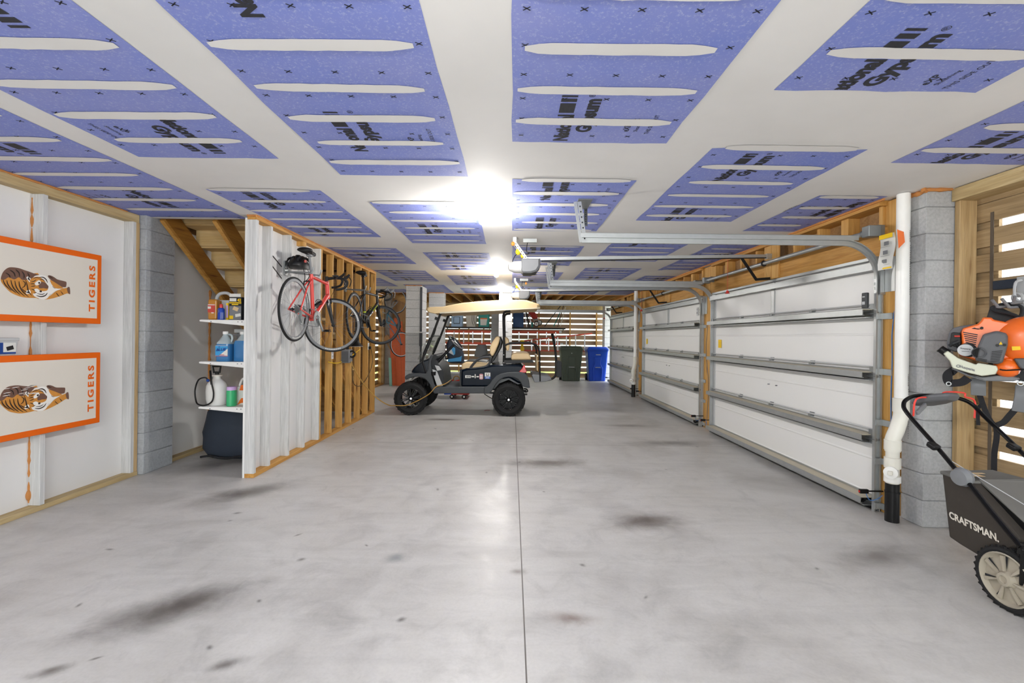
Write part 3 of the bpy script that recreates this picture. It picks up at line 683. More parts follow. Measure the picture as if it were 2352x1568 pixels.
    m = MB(RW); m.ball((xm-.08,ym-.06,zm+.17),(.03,.02,.035)).ball((xm-.03,ym-.02,zm+.13),(.02,.02,.025)); build('cord_plug', m, 'yellow', o)
    m = MB(RW); m.ball((xm-.14,ym-.1,RH-.08) if i == 0 else (xm+.10,ym-.05,RH-.10),(.022,.022,.025),10,8); build('indicator', m, 'lamp_orange', o)
    m = MB(RW); m.beam((2.66,ym,zm+.14),(2.84,ym-.0,2.12+.0),.008,.032,(1,0,0)); m.beam((2.83,ym,2.125),(3.0,ym,2.14),.008,.03); build('door_arm', m, 'black', o)
    m = MB(RW); m.cyl((2.50,ym,zm+.13),(2.50,ym,zm-.27),.0022,n=5); m.m = 1; m.lathe([(.0,.03),(.012,.025),(.02,.0),(.03,-.01),(.0,-.012)],(2.50,ym,zm-.275),(0,0,1),10); build('release_handle', m, ['red_dull','red_dull'], o)
    # safety sensors
    for y, q, w in ((y0,-1,'near'),(y1,1,'far')):
        s = thing('safety_sensor', 'small black photo sensor low on the %s-side post of the %s garage door' % (w, who), 'sensor', rw(2.95,y,.17), -.0072, 'door safety sensors')
        m = MB(RW); m.box(2.86,2.93,y+q*.03-.012,y+q*.03+.012,.155,.19).box(2.93,JX-.002,y+q*.03-.006,y+q*.03+.006,.168,.18); build('sensor_body', m, 'black', s, bevel=.004)
        m = MB(RW); m.lathe([(0,.002),(.010,0)],(2.858,y+q*.03,.172),(-1,0,0),10); build('sensor_lens', m, 'tail_red', s)
        m = MB(RW); m.tube(smooth([(2.93,y,.165),(2.95,y-.02,.10),(2.97,y-.07,.12),(2.978,y-.12,.17)] if w=='near' else [(2.93,y,.165),(2.95,y+.02,.10),(2.97,y+.07,.12),(2.978,y+.12,.17)],5),.003,5); build('sensor_wire', m, 'cord_blue', s)
# tag hanging by the spring end, control box, wires
t = thing('instruction_tag', 'yellow-edged hang tag with an orange slip by the nearest garage door spring', 'tag', rw(2.93,3.66,1.9), -.0072)
m = MB(RW); a = [(2.925,3.70,2.26),(2.90,3.56,2.28),(2.905,3.56,2.12),(2.93,3.60,1.97),(2.95,3.72,1.96),(2.94,3.70,2.12)]
def sheet3(m, grid, th=.002):
    nr, nc = len(grid), len(grid[0]); vs = [Vector(p) for r_ in grid for p in r_]
    m.add(vs, [(i*nc+j,i*nc+j+1,(i+1)*nc+j+1,(i+1)*nc+j) for i in range(nr-1) for j in range(nc-1)])
sheet3(m, [[(2.92+.012*math.sin(k*.9)+.004*j, 3.70-.13*j/3, 2.26-.28*k/6-.0) for j in range(4)] for k in range(7)])
build('tag_card', m, 'paper', t)
m = MB(RW); sheet3(m, [[(2.918, 3.70-.13*j/3, 2.26-.035*k) for j in range(4)] for k in range(2)]); build('tag_heading', m, 'yellow', t); build('tag_border', MB(RW).box(2.914,2.916,3.575,3.695,1.985,1.997), 'yellow', t)
m = MB(RW)
for k in range(3):
    z = 2.19-.07*k; m.box(2.9135,2.9145,3.60+.01*k,3.645+.01*k,z-.02,z+.01).box(2.9135,2.9145,3.59,3.68,z-.033,z-.031)
build('tag_drawing', m, 'mid_grey', t)
m = MB(RW); m.poly([(2.945,3.56,2.28),(2.955,3.51,2.25),(2.96,3.505,2.17),(2.95,3.55,2.13)]); build('orange_slip', m, 'jug_orange', t)
for (y, z, c, lab) in ((3.87,1.755,'dark_grey','dark grey wall control clipped to the near garage track'),(7.40,1.86,'light_grey','pale grey control box on the post between the near and middle garage doors')):
    s = thing('wall_control', lab, 'control', rw(2.98,y,z-.06), -.0072)
    build('control_case', MB(RW).box(2.93,2.955,y-.028,y+.028,z-.065,z+.065), c, s, bevel=.006)
    build('control_button', MB(RW).box(2.926,2.931,y-.014,y+.014,z-.035,z-.01).box(2.926,2.931,y-.012,y+.012,z+.025,z+.035), 'light_grey' if y < 4 else 'mid_grey', s)
m = MB(); m.tube(smooth([(3.10,3.684,1.78),(3.090,3.69,1.70),(3.079,3.70,1.52),(3.079,3.705,1.42),(3.079,3.70,1.25),(3.077,3.705,.95),(3.077,3.70,.55),(3.074,3.73,.24)],6),.004,6)
single('low_voltage_wire', m, 'cord_blue', 'thin blue wire running down the timber post beside the white pipe', 'wire')
m = MB(); m.tube(smooth([rw(3.05,7.27,1.7),rw(3.05,7.32,1.2),rw(3.05,7.22,.7),rw(3.05,7.27,.15)],6),.004,6)
single('low_voltage_wire', m, 'mid_grey', 'grey wire down the post between the near and middle garage doors', 'wire')
# drain pipes
def pipe(x, y, lab, jog, zt=RH-.004, k=1.0):
    t = thing('drain_pipe', lab, 'pipe', (x-jog,y,0)); r = .0445
    build('upper_pipe', MB().lathe([(r,.96),(r,zt)],(x,y,0),(0,0,1),28), 'pvc', t)
    m = MB(); m.lathe([(r+.010,.86),(r+.010,.965),(r+.003,.97)],(x,y,0),(0,0,1),28)
    P = smooth([(x,y,.88),(x,y,.83),(x-jog*.45,y,.73),(x-jog,y,.64),(x-jog,y,.55)],6); m.tube(P, r+.006, 20); m.lathe([(r+.011,.56),(r+.011,.64)],(x-jog,y,0),(0,0,1),28); build('offset_bend', m, 'pvc_dirty', t)
    m = MB(); m.lathe([(r,.28),(r,.57)],(x-jog,y,0),(0,0,1),28); m.lathe([(r+.010,.42),(r+.010,.50),(r,.505)],(x-jog,y,0),(0,0,1),28); build('lower_pipe', m, 'pvc_dirty', t)
    m = MB(); a = Vector((-.72,-.69,0)); c = Vector((x-jog,y,.40)); m.lathe([(r*.9,0),(r*.9,.075),(r*1.02,.078),(r*1.02,.10),(r*.8,.102)], c, a, 24); m.lathe([(r+.010,.31),(r+.010,.36)],(x-jog,y,0),(0,0,1),28); build('cleanout', m, 'pvc', t)
    m = MB(); e = c+a*.105; q = frame_of(a); m.obox(e+a*.012, q[0]*.03, q[1]*.03, a*.03); build('cleanout_plug', m, 'pvc_dirty', t, bevel=.004)
    m = MB(); m.lathe([(r+.002,0),(r+.002,.30)],(x-jog,y,0),(0,0,1),28); m.lathe([(r+.006,.225),(r+.006,.235)],(x-jog,y,0),(0,0,1),24); build('base_pipe', m, 'abs_black', t)
    if k == 1.0:
        m = MB()
        for j, (tx, z, h) in enumerate((('CRESLINE',2.28,.016),('CRESLINE',1.16,.016))):
            for q in range(22): zz = z-.12-.018*q; dd = Vector((.55,-.835,0)); m.obox(Vector((x,y,zz))+dd*(r+.001), (0,0,.010), Vector((-.835,-.55,0))*.005, dd*.0006)
            ang = -.75; d = Vector((math.sin(ang)*0+.55,-.835,0)); m.text(tx, Vector((x,y,z))+d*(r+.0012), (0,0,-1), (-.835,-.55,0), h, .01)
        build('printed_lettering', m, 'ink', t)
pipe(3.066, 3.595, 'tall white drain pipe with a black foot beside the block column', .062)
pipe(2.99, 11.06, 'white drain pipe between the middle and far garage doors', .04)
# ---------------------------------------------------------------- golf cart
YN, YF = 8.13, 9.31                # near and far side planes
cart = thing('golf_cart', 'navy lifted golf cart with tan roof and rear-facing seat, plugged in', 'golf cart', (-.9,8.7,0))
def cp(px, py, Y=8.16):
    p = at(px, py, Y); return (p.x, p.z)
def cps(*L): return [cp(*p) for p in L]
def crown(outl, ys, name, mat, bev=.012, ang=40):
    """outline given body by a row of sections (y, inset, lift)"""
    cx = sum(p[0] for p in outl)/len(outl); cz = sum(p[1] for p in outl)/len(outl)
    m = MB(); m.loft([[(cx+(x-cx)*(1-i), y, cz+(z-cz)*(1-i*1.2)+l) for x, z in outl] for y, i, l in ys])
    return build(name, m, mat, cart, bevel=bev, ang=25)
# roof
ro = cps((978.5,712.5),(978.5,707.5),(984,705),(1000,704.5),(1018,704),(1030,701),(1060,695.5),(1100,691.5),(1150,688.8),(1195,688),(1211,689),(1228,694.5),(1240,698.5),(1241,704),(1239,707),(1150,711.5),(1080,715.5),(1030,717),(1012,718.5),(996,720),(983,717))
roof = crown(ro, [(YN-.05,.05,-.012),(YN-.02,.012,-.003),(YN+.06,0,0),(8.4,-.004,.012),(8.72,-.006,.018),(9.04,-.004,.012),(YF-.06,0,0),(YF+.02,.012,-.003),(YF+.05,.05,-.012)], 'roof', 'roof_tan', .006)
m = MB(); q = cps((1012,720.5),(1240,709),(1240,706.5),(1012,717)); m.prism(q,'y',YN-.055,YN-.05); build('drip_edge', m, 'strut_beige', roof)
# wheels
def wheel(px, py, y0, sign, steer=0.0, name='wheel'):
    c = at(px, py, 8.14); c = Vector((c.x, y0, .297)); R = .297
    w = thing('wheel', None, None, c); w.parent = cart; w.location = c-cart.location
    M = Matrix.Translation(c) @ Matrix.Rotation(steer, 4, 'Z')
    ax = Vector((0,sign,0))                                     # sign -1 faces the room side
    t = MB(M); W = .235
    t.lathe([(.17,.0),(.19,-.004),(.235,-.012),(.265,.0),(.284,.018),(.290,.05),(.290,W-.05),(.284,W-.018),(.262,W),(.2,W+.004),(.17,W)], (0,0,0), -ax, 44, caps=False)
    nb = 26
    for k in range(nb):                                         # tread lugs and zig-zag shoulder blocks
        a = 2*pi*k/nb; a2 = a+pi/nb
        for (aa, yy, dw, rr) in ((a,.045,.05,.288),(a2,.10,.06,.289),(a,.155,.06,.289),(a2,.195,.04,.287)):
            d = Vector((math.cos(aa),0,math.sin(aa))); tg = Vector((-math.sin(aa),0,math.cos(aa)))
            t.obox(d*rr-ax*yy, d*.020, (tg*.6+ax*.5*(1 if k % 2 else -1)).normalized()*.046, ax*dw*.7)
        for q in (.012, W-.012):
            for da, rr in ((0,.272),(.5,.262)):
                aa = a+2*pi/nb*da; d = Vector((math.cos(aa),0,math.sin(aa))); tg = Vector((-math.sin(aa),0,math.cos(aa)))
                t.obox(d*rr-ax*q, d*.03, (tg+d*(.6 if da else -.6)).normalized()*.040, ax*.022)
    build('tire', t, 'rubber', w, ang=30)
    r = MB(M)
    r.lathe([(.180,-.006),(.186,.0),(.186,.02),(.172,.03),(.165,.10),(.165,W-.02),(.18,W)], (0,0,0), -ax, 44, caps=False)
    if name == 'wheel':
        r.lathe([(0,.11),(.165,.11)], (0,0,0), -ax, 30, caps=False)
    for k in range(8):
        for q in (-.09,.09):
            a = 2*pi*k/8+.2; d0 = Vector((math.cos(a+q*1.3),0,math.sin(a+q*1.3))); d1 = Vector((math.cos(a+q*1.25),0,math.sin(a+q*1.25)))
            r.beam(d0*.035-ax*.015, d1*.175-ax*.012, .016, .018, ax)
    r.lathe([(0,-.014),(.03,-.014),(.040,-.004),(.05,.03),(.05,.11)], (0,0,0), -ax, 24)
    build('rim', r, 'black_gloss', w)
    b = MB(M)
    for k in range(8):
        a = 2*pi*k/8+.2
        d = Vector((math.cos(a),0,math.sin(a))); b.ball(d*.172+ax*.004, .0062, 8, 5)
        if k % 2: b.ball(d*.060+ax*.003, .007, 8, 5)
    b.lathe([(0,.018),(.018,.017),(.021,.012)], (0,0,0), ax, 16)
    build('studs', b, 'chrome', w)
    return w
wheel(944.5,916.5,YN-.02,-1,.16,'front'); wheel(1168.4,917.5,YN-.02,-1,0); wheel(944.5,916.5,YF+.02,1,.0); wheel(1168.4,917.5,YF+.02,1,0)
build('axle', MB().cyl((cp(944.5,917)[0],YN+.2,.30),(cp(944.5,917)[0],YF-.2,.30),.022).cyl((cp(1168.4,917)[0],YN+.15,.30),(cp(1168.4,917)[0],YF-.15,.30),.035), 'black', cart)
m = MB(); a = cp(944.5,917)[0]
for y in (YN+.28,YF-.28): m.beam((a,y,.32),(a+.1,y,.50),.05,.04).tube([(a-.02,y,.34),(a+.03,y,.46),(a+.02,y,.6)],.03,8)
a = cp(1168.4,917)[0]
for y in (YN+.3,YF-.3): m.beam((a-.36,y,.38),(a+.34,y,.36),.05,.03)
m.box(cp(1190,0)[0],cp(1200,0)[0],YN+.2,YF-.2,.36,.43); build('suspension', m, 'black', cart)
# floor and rockers
fo = cps((986,884),(995,888.5),(1050,888),(1118,888),(1128,889),(1125,903.5),(997,903.5),(992,898))
m = MB(); m.prism(fo,'y',YN+.03,YF-.03); build('floor_pan', m, 'cart_grey', cart, bevel=.015)
# grey front body side with arch
sd = cps((929.3,868),(931.4,863),(938.5,858.5),(950,857),(962,856.3),(978,857.5),(982,850),(984,834),(985.5,823),(989,815.5),(994.5,814),(993,822),(989,829),(991,856),(996,882),(1000.5,890),(1010,892),(1010,903.5),(997,903.5),(993,896),(988.5,885),(983.5,877),(976,869.5),(968,866),(958,864.8),(947,866),(938,869.5),(932,872))
m = MB()
m.prism(sd,'y',YN+.02,YN+.13); build('front_fender', m, 'cart_grey', cart, bevel=.014); build('front_fender', MB().prism(sd,'y',YF-.13,YF-.02), 'cart_grey', cart, bevel=.014)
# navy cowl
co = cps((941,857),(943.5,850),(948,844),(956,837),(965,831),(975,826),(986,822.5),(990,825),(988,857),(975,858.5))
crown(co, [(YN+.09,.10,-.01),(YN+.14,.03,0),(YN+.3,0,.01),(8.72,-.03,.02),(YF-.3,0,.01),(YF-.14,.03,0),(YF-.09,.10,-.01)], 'front_cowl', 'navy', .01)
m = MB(); m.prism(cps((944,858),(985,858),(992,886),(972,872),(955,866)),'y',YN+.16,YF-.16); build('front_bulkhead', m, 'black', cart)
h = cps((936,869),(942,866),(944,871),(938,874)); m = MB(); m.prism(h,'y',YN+.10,YN+.34); build('headlight', m, 'paper', cart, bevel=.008); build('headlight', MB().prism(h,'y',YF-.34,YF-.10), 'paper', cart, bevel=.008)
# dash
da = cps((986,822),(990,815.5),(997,814),(1002,816),(1003,823),(999,827),(1003,834),(1011,842),(1016,854),(1018,872),(1021,888),(1003,890),(997,872),(990,845))
m = MB(); m.prism(da,'y',YN+.10,YF-.10); build('dashboard', m, 'charcoal', cart, bevel=.012)
m = MB(); m.prism(cps((991,848),(1002,852),(1008,868),(1016,887),(1003,888.5),(996,868)),'y',YN+.085,YN+.10); m.prism(cps((997,839),(1007,841),(1013,850),(1003,852)),'y',YN+.08,YN+.10); build('dash_panel', m, 'light_grey', cart, bevel=.006)
m = MB(); c = at(995.5,855,YN+.05); m.lathe([(.040,-.05),(.044,.0),(.048,.012),(.040,.012),(.036,-.04),(0,-.04)], c, (0,0,1), 20); c = at(1013,848,8.5); m.lathe([(.038,-.05),(.048,.012),(.040,.012),(0,-.04)], c, (0,0,1), 20); build('cup_holder', m, 'black', cart)
m = MB(); m.prism(cps((1008,872),(1012,868),(1018,884),(1014,886)),'y',8.35,8.45); m.prism(cps((1003,866),(1006,864),(1013,884),(1009,886)),'y',8.5,8.6); build('pedal', m, 'black', cart, bevel=.005)
# steering
m = MB(); m.tube([at(1001,835,8.42),at(1020,815,8.42),at(1043,791,8.42)],[.030,.026,.022],12); build('steering_column', m, 'black', cart)
sw = at(1047,787,8.42); ax = Vector((.68,-.12,.72)).normalized(); m = MB(); m.ring(sw,ax,.165,.016,40,10); m.lathe([(0,.012),(.045,.008),(.05,-.015),(0,-.03)],sw,ax,20); a, b = frame_of(ax)
for k in range(3):
    d = a*math.cos(2.1*k+.4)+b*math.sin(2.1*k+.4); m.beam(sw,sw+d*.16,.03,.012,ax)
build('steering_wheel', m, 'dark_grey', cart)
# windscreen struts
for y in (YN+.10, YF-.10):
    k = y/8.16
    P = [at(p[0],p[1],8.16) for p in ((1020,717),(1011.5,719),(1008,726),(998,753),(985,786),(975.5,806),(970,822),(969.5,830),(974,846),(980.5,868),(981,886))]
    m = MB(); m.tube(smooth([Vector((p.x,y,p.z)) for p in P],4),.021,10); m.tube([Vector((p.x,y,p.z)) for p in (at(988,776,8.16),at(975.5,806,8.16),at(972.5,814,8.16))],.030,10); build('roof_strut', m, 'black', cart)
    m = MB(); q = at(1001,731,8.16); m.obox((q.x,y,q.z),(.05,0,-.02),(0,.05,0),(.02,0,.05)); build('strut_clip', m, 'black', cart)
a, b, c = at(990,770.5,8.16), at(972,812,8.16), at(969,836,8.16)
m = MB(); y0, y1 = YN+.12, YF-.12
def slab3(m, pts, th):
    n = (Vector(pts[1])-Vector(pts[0])).cross(Vector(pts[2])-Vector(pts[0])).normalized()*th
    k = len(pts); m.add([Vector(p) for p in pts]+[Vector(p)+n for p in pts], [tuple(range(k))[::-1],tuple(range(k,2*k))]+[(i,(i+1)%k,k+(i+1)%k,k+i) for i in range(k)])
slab3(m, [(a.x,y0,a.z),(a.x,y1,a.z),(b.x,y1,b.z),(b.x,y0,b.z)], .005); slab3(m, [(b.x,y0,b.z),(b.x,y1,b.z),(c.x,y1,c.z),(c.x,y0,c.z)], .005)
d_, e_ = at(984,784,8.16), at(957,826,8.16)
slab3(m, [(d_.x-.06,y0,d_.z),(d_.x-.06,y1,d_.z),(e_.x,y1,e_.z),(e_.x,y0,e_.z)], .005); build('windshield', m, 'windshield', cart)
m = MB(); m.cyl((a.x,y0,a.z),(a.x,y1,a.z),.012,n=8).cyl((c.x,y0,c.z),(c.x,y1,c.z),.012,n=8); m.cyl((d_.x-.06,y0,d_.z),(d_.x-.06,y1,d_.z),.008,n=8); build('windshield_edge', m, 'dark_grey', cart)
q = at(996,764,8.4); m = MB(); m.obox(q,(.05,0,.16),(0,.16,0),(.028,0,-.010)); build('mirror', m, 'charcoal', cart, bevel=.01)
# seat base and rear body
rb = cps((1056.5,851),(1070,846),(1085,845.5),(1110,842.5),(1128,838),(1150,836.5),(1170,836.5),(1196,837),(1203,840),(1207,850),(1212,870),(1212,884),(1190,880),(1170,868),(1148,872),(1134,884),(1122,889.5),(1056,889.5))
crown(rb, [(YN+.07,.03,0),(YN+.10,0,0),(YN+.3,0,0),(8.72,0,.01),(YF-.3,0,0),(YF-.10,0,0),(YF-.07,.03,0)], 'rear_body', 'navy', .03, 50)
m = MB(); m.prism(cps((1055,850.5),(1060,850),(1062,889),(1055,889)),'y',YN+.08,YF-.08); build('seat_base_front', m, 'black', cart)
rf = cps((1112,888),(1119,886.5),(1125,881),(1132,871),(1140,862.5),(1152,857),(1166,854.5),(1180,853.8),(1194,853.8),(1205,856),(1211,862),(1215,874),(1217.5,890.5),(1211,890),(1200,887),(1196,878),(1190,871),(1180,866.5),(1168,865),(1156,867.5),(1146,874),(1138,884),(1131,896),(1125,903.5),(1112,903.5))
m = MB(); m.prism(rf,'y',YN+.0,YN+.15); build('rear_fender', m, 'cart_grey', cart, bevel=.016); build('rear_fender', MB().prism(rf,'y',YF-.15,YF), 'cart_grey', cart, bevel=.016)
m = MB(); m.prism(cps((1168,864),(1190,870),(1198,882),(1190,884),(1168,873),(1146,882),(1136,894),(1131,894),(1142,876),(1154,867)),'y',YN+.15,YF-.15); build('wheel_well', m, 'mid_grey', cart)
for y0, y1 in ((YN+.03,YN+.16),(YF-.16,YF-.03)):
    m = MB(); m.prism(cps((1192,854),(1199,846),(1203,838),(1205.5,838),(1207,846),(1210,852),(1209.5,855.5),(1196,856)),'y',y0,y1); build('tail_light', m, 'tail_red', cart, bevel=.008)
# stickers on the body side
ys = YN+.066
def stick(px0, py0, px1, py1, mat, name, txt=None, tm='ink', th=.002, y=ys):
    a, b = at(px0,py1,8.16), at(px1,py0,8.16); m = MB(); m.box(a.x,b.x,y,y+.012,a.z,b.z); mats = [mat]
    if txt:
        m.m = 1; mats.append(tm); h = (b.z-a.z)*.55; m.text(txt, ((a.x+b.x)/2, y-.001, a.z+(b.z-a.z)*.22), (1,0,0), (0,0,1), h, .04, (b.x-a.x)*.8, 'C')
    return build(name, m, mats, cart)
stick(1068,862,1081,868,'paper','side_sticker','YETI')
m = MB(); mats = 'paper'
for p in ((1082.5,863.5,1088.5,866.5),(1090,859.5,1092.2,868.5),(1094,864,1099.5,866.5)): a, b = at(p[0],p[3],8.16), at(p[1+1],p[1],8.16); m.box(a.x,b.x,ys,ys+.012,a.z,b.z)
build('side_sticker', m, mats, cart)
a = at(1105,865,8.16); m = MB(); m.prism(rrect(a.x-.034,a.x+.034,a.z-.05,a.z+.05,.02),'y',ys,ys+.012); m.m = 1
for k in range(2): m.prism(rrect(a.x-.022,a.x+.022,a.z-.032+.034*k,a.z-.008+.034*k,.008),'y',ys-.001,ys)
build('side_sticker', m, ['sticker_pink','paper'], cart)
a, b = at(1113,870,8.16), at(1126,856,8.16); m = MB(); zm = a.z+(b.z-a.z)*.36; m.box(a.x,b.x,ys,ys+.012,zm,b.z); m.m = 1; m.box(a.x,b.x,ys,ys+.012,a.z,zm)
m.m = 2; cx = (a.x+b.x)/2; m.box(cx-.022,cx-.012,ys-.001,ys,zm+.018,b.z-.014).box(cx+.012,cx+.022,ys-.001,ys,zm+.018,b.z-.014).box(cx-.022,cx+.022,ys-.001,ys,zm+.010,zm+.02); m.m = 0; m.box(cx-.03,cx+.03,ys-.001,ys,a.z+.012,a.z+.024)
build('side_sticker', m, ['paper','sticker_blue','ink'], cart)
# front bench
m = MB(); m.prism(cps((1058.5,850),(1058.5,840),(1062,834),(1070,831.5),(1100,832),(1122,834),(1122,842),(1106,845),(1080,850)),'y',YN+.12,YF-.12); m.m = 0; build('seat_cushion', m, 'tan_vinyl', cart, bevel=.03, seg=3)
m = MB(); m.prism(cps((1062,833),(1068,830),(1098,829.5),(1118,831.5),(1118,834),(1070,833.5)),'y',YN+.2,YF-.2); build('seat_top_panel', m, 'black', cart, bevel=.008)
sb = cps((1123.8,811),(1124.5,798),(1128,788),(1132.7,781.5),(1137,775),(1141.5,771.5),(1147,772.5),(1148,778),(1145.5,788),(1142,797),(1137,809),(1133,816),(1129,819.5))
for y0, y1 in ((YN+.14,8.70),(8.74,YF-.14)):
    m = MB(); m.prism(sb,'y',y0,y1); build('seat_back', m, 'tan_vinyl', cart, bevel=.03, seg=3)
m = MB(); m.prism(cps((1144,772),(1149,773.5),(1153,785),(1150,800),(1143,812),(1134,829),(1129,835),(1126,834),(1131,820),(1141,805),(1147,790)),'y',YN+.16,YF-.16); build('seat_back_shell', m, 'black', cart, bevel=.01)
lp = [(1080,847),(1083.5,840),(1088,834.5),(1095,827.5),(1104,822.5),(1113,820.5),(1120.5,820),(1125,822.5),(1126,828),(1123,836),(1117,841.5),(1109,844),(1094,846.5)]
for y in (YN+.10, YF-.10):
    P = smooth([Vector((cp(*p)[0],y,cp(*p)[1])) for p in lp],3,True); m = MB(); m.tube(P,.022,8,closed=True); build('armrest', m, 'dark_grey', cart)
# rear frame, seat and foot plate
for y in (YN+.09, YF-.09):
    V = lambda *L: [Vector((cp(*p)[0],y,cp(*p)[1])) for p in L]
    m = MB(); m.tube(V((1172,713),(1163,714),(1158,717),(1156,724),(1157,770),(1157.5,800),(1157,836)),.022,10); build('rear_post', m, 'black', cart)
    m = MB(); P = V((1157,831),(1226,829.5)); m.beam(P[0],P[1],.04,.05); build('seat_rail', m, 'black', cart)
    m = MB(); m.tube(smooth(V((1157,795),(1166,790),(1178,788.5),(1205,788),(1224,789),(1233,793.5),(1238,803),(1239.5,815),(1240,840),(1241,876)),4),.017,10); build('side_rail', m, 'black', cart)
    for p in ((1157,815),(1157,833),(1225,829),(1238,829)): c = cp(*p); build('bolt', MB().ball((c[0],y-.022 if y<8.5 else y+.022,c[1]),(.009,.005,.009),8,6), 'chrome', cart)
m = MB(); m.prism(cps((1174,827.5),(1174.5,817),(1178,811),(1186,809.5),(1206,809.5),(1215,811),(1219.5,820),(1221,826),(1218,827.5)),'y',YN+.13,YF-.13); build('rear_cushion', m, 'tan_vinyl', cart, bevel=.03, seg=3)
m = MB(); m.prism(cps((1158,774),(1163,773.5),(1168,780),(1170,797),(1168,806),(1163,806),(1160,795)),'y',YN+.16,YF-.16); build('rear_backrest', m, 'tan_vinyl', cart, bevel=.025, seg=3)
m = MB(); m.prism(cps((1233,815),(1236,815),(1238,853),(1235,855)),'y',YN+.3,YF-.3); build('flip_panel', m, 'tan_vinyl', cart, bevel=.008)
m = MB(); m.prism(cps((1222,862),(1226,860),(1265,866),(1268,872),(1254,877),(1228,879)),'y',YN+.08,YF-.2); build('foot_plate', m, 'mid_grey', cart, bevel=.01)
m = MB(); P = [at(*p) for p in ((1269,766,8.65),(1272,784,8.65),(1275.5,806,8.65),(1277.5,830,8.65),(1278.5,852,8.65),(1276,862,8.65),(1269,869,8.65),(1257,872.5,8.65))]; m.tube(smooth(P,4),[.022]*29,10); build('grab_bar', m, 'black', cart)
m = MB(); m.tube([at(1268,766,8.65),at(1271,778,8.65),at(1273,790,8.65)],.027,10); build('grip_sleeve', m, 'rubber', cart)
m = MB(); q0, q1 = at(1278,866,8.5), at(1290,829,8.5); m.prism(rrect(q0.x,q1.x,q0.z,q1.z,.03),'y',8.45,8.85); build('bag_holder', m, 'charcoal', cart, bevel=.01)
m = MB(); m.tube(smooth([at(1203,892,8.5),at(1209,893,8.5),at(1212,898,8.5),at(1208,900,8.5),at(1203,899,8.5)],4),.012,8); build('tow_loop', m, 'black', cart)
m = MB(); m.tube(smooth([at(1112,904,8.5),at(1118,908,8.5),at(1128,914,8.5),at(1136,918,8.5)],4),.008,6); build('brake_cable', m, 'black', cart)
# charging lead from the wall unit across to the cart
cd = MB(); P = [Vector(p) for p in ((-2.385,6.80,1.02),(-2.36,6.80,.94))]+[at(826,868,6.9),at(845,893,7.1),at(870,917,7.3),at(893,930,7.6),at(910,931,7.82),at(932,930.5,7.96),at(955,922,7.98),at(985,905,8.0),at(1000,889,8.04),at(1010,885.3,8.12),at(1024,880.5,8.2),at(1037,871.5,8.6)]
cd.tube(smooth(P,5),.0085,7)
lead = single('charging_cord', cd, 'cord_tan', 'long tan charging cord drooping from the stud wall to the cart floor', 'cord')
# ---------------------------------------------------------------- road bikes on the stud wall
def bike_wheel(par, M, c, R, rim, white, deep=.024):
    """wheel in the local plane x = c.x, about hub c"""
    w = thing('bike_wheel', None, None, M @ c); w.parent = par; w.location = (M @ c)-par.location
    m = MB(M); m.ring(c,(1,0,0),R-.012,.0125,48,8); build('tire', m, 'rubber', w)
    m = MB(M); m.lathe([(R-.024,-.010),(R-.020,-.009),(R-.020,.009),(R-.024,.010),(R-.024-deep,.007),(R-.026-deep,0),(R-.024-deep,-.007),(R-.024,-.010)],c,(1,0,0),48,caps=False)
    if white:
        m.m = 1
        for a0 in (.3,2.4,4.5):
            for k in range(9):
                a = a0+.07*k; a2 = a+.05; r0, r1 = R-.028-deep*.1, R-.020-deep*.85
                for s in (-.0108,.0108): m.poly([(c.x+s,c.y+r*math.cos(t),c.z+r*math.sin(t)) for r,t in ((r0,a),(r0,a2),(r1,a2+.02),(r1,a+.02))])
    build('rim', m, [rim, white or rim], w, ang=50)
    m = MB(M)
    for k in range(20):
        a = 2*pi*k/20; s = .018 if k % 2 else -.018; b = a+(.35 if (k//2) % 2 else -.35)
        m.cyl((c.x+s,c.y+.018*math.cos(b),c.z+.018*math.sin(b)),(c.x,c.y+(R-.045)*math.cos(a),c.z+(R-.045)*math.sin(a)),.0011,n=4,caps=False)
    build('spokes', m, 'mid_grey', w)
    m = MB(M); m.cyl(c-Vector((.05,0,0)),c+Vector((.05,0,0)),.010,n=12); m.lathe([(.012,-.026),(.02,-.024),(.012,-.018),(.012,.018),(.02,.024),(.012,.026)],c,(1,0,0),14); build('hub', m, 'black', w)
    return w
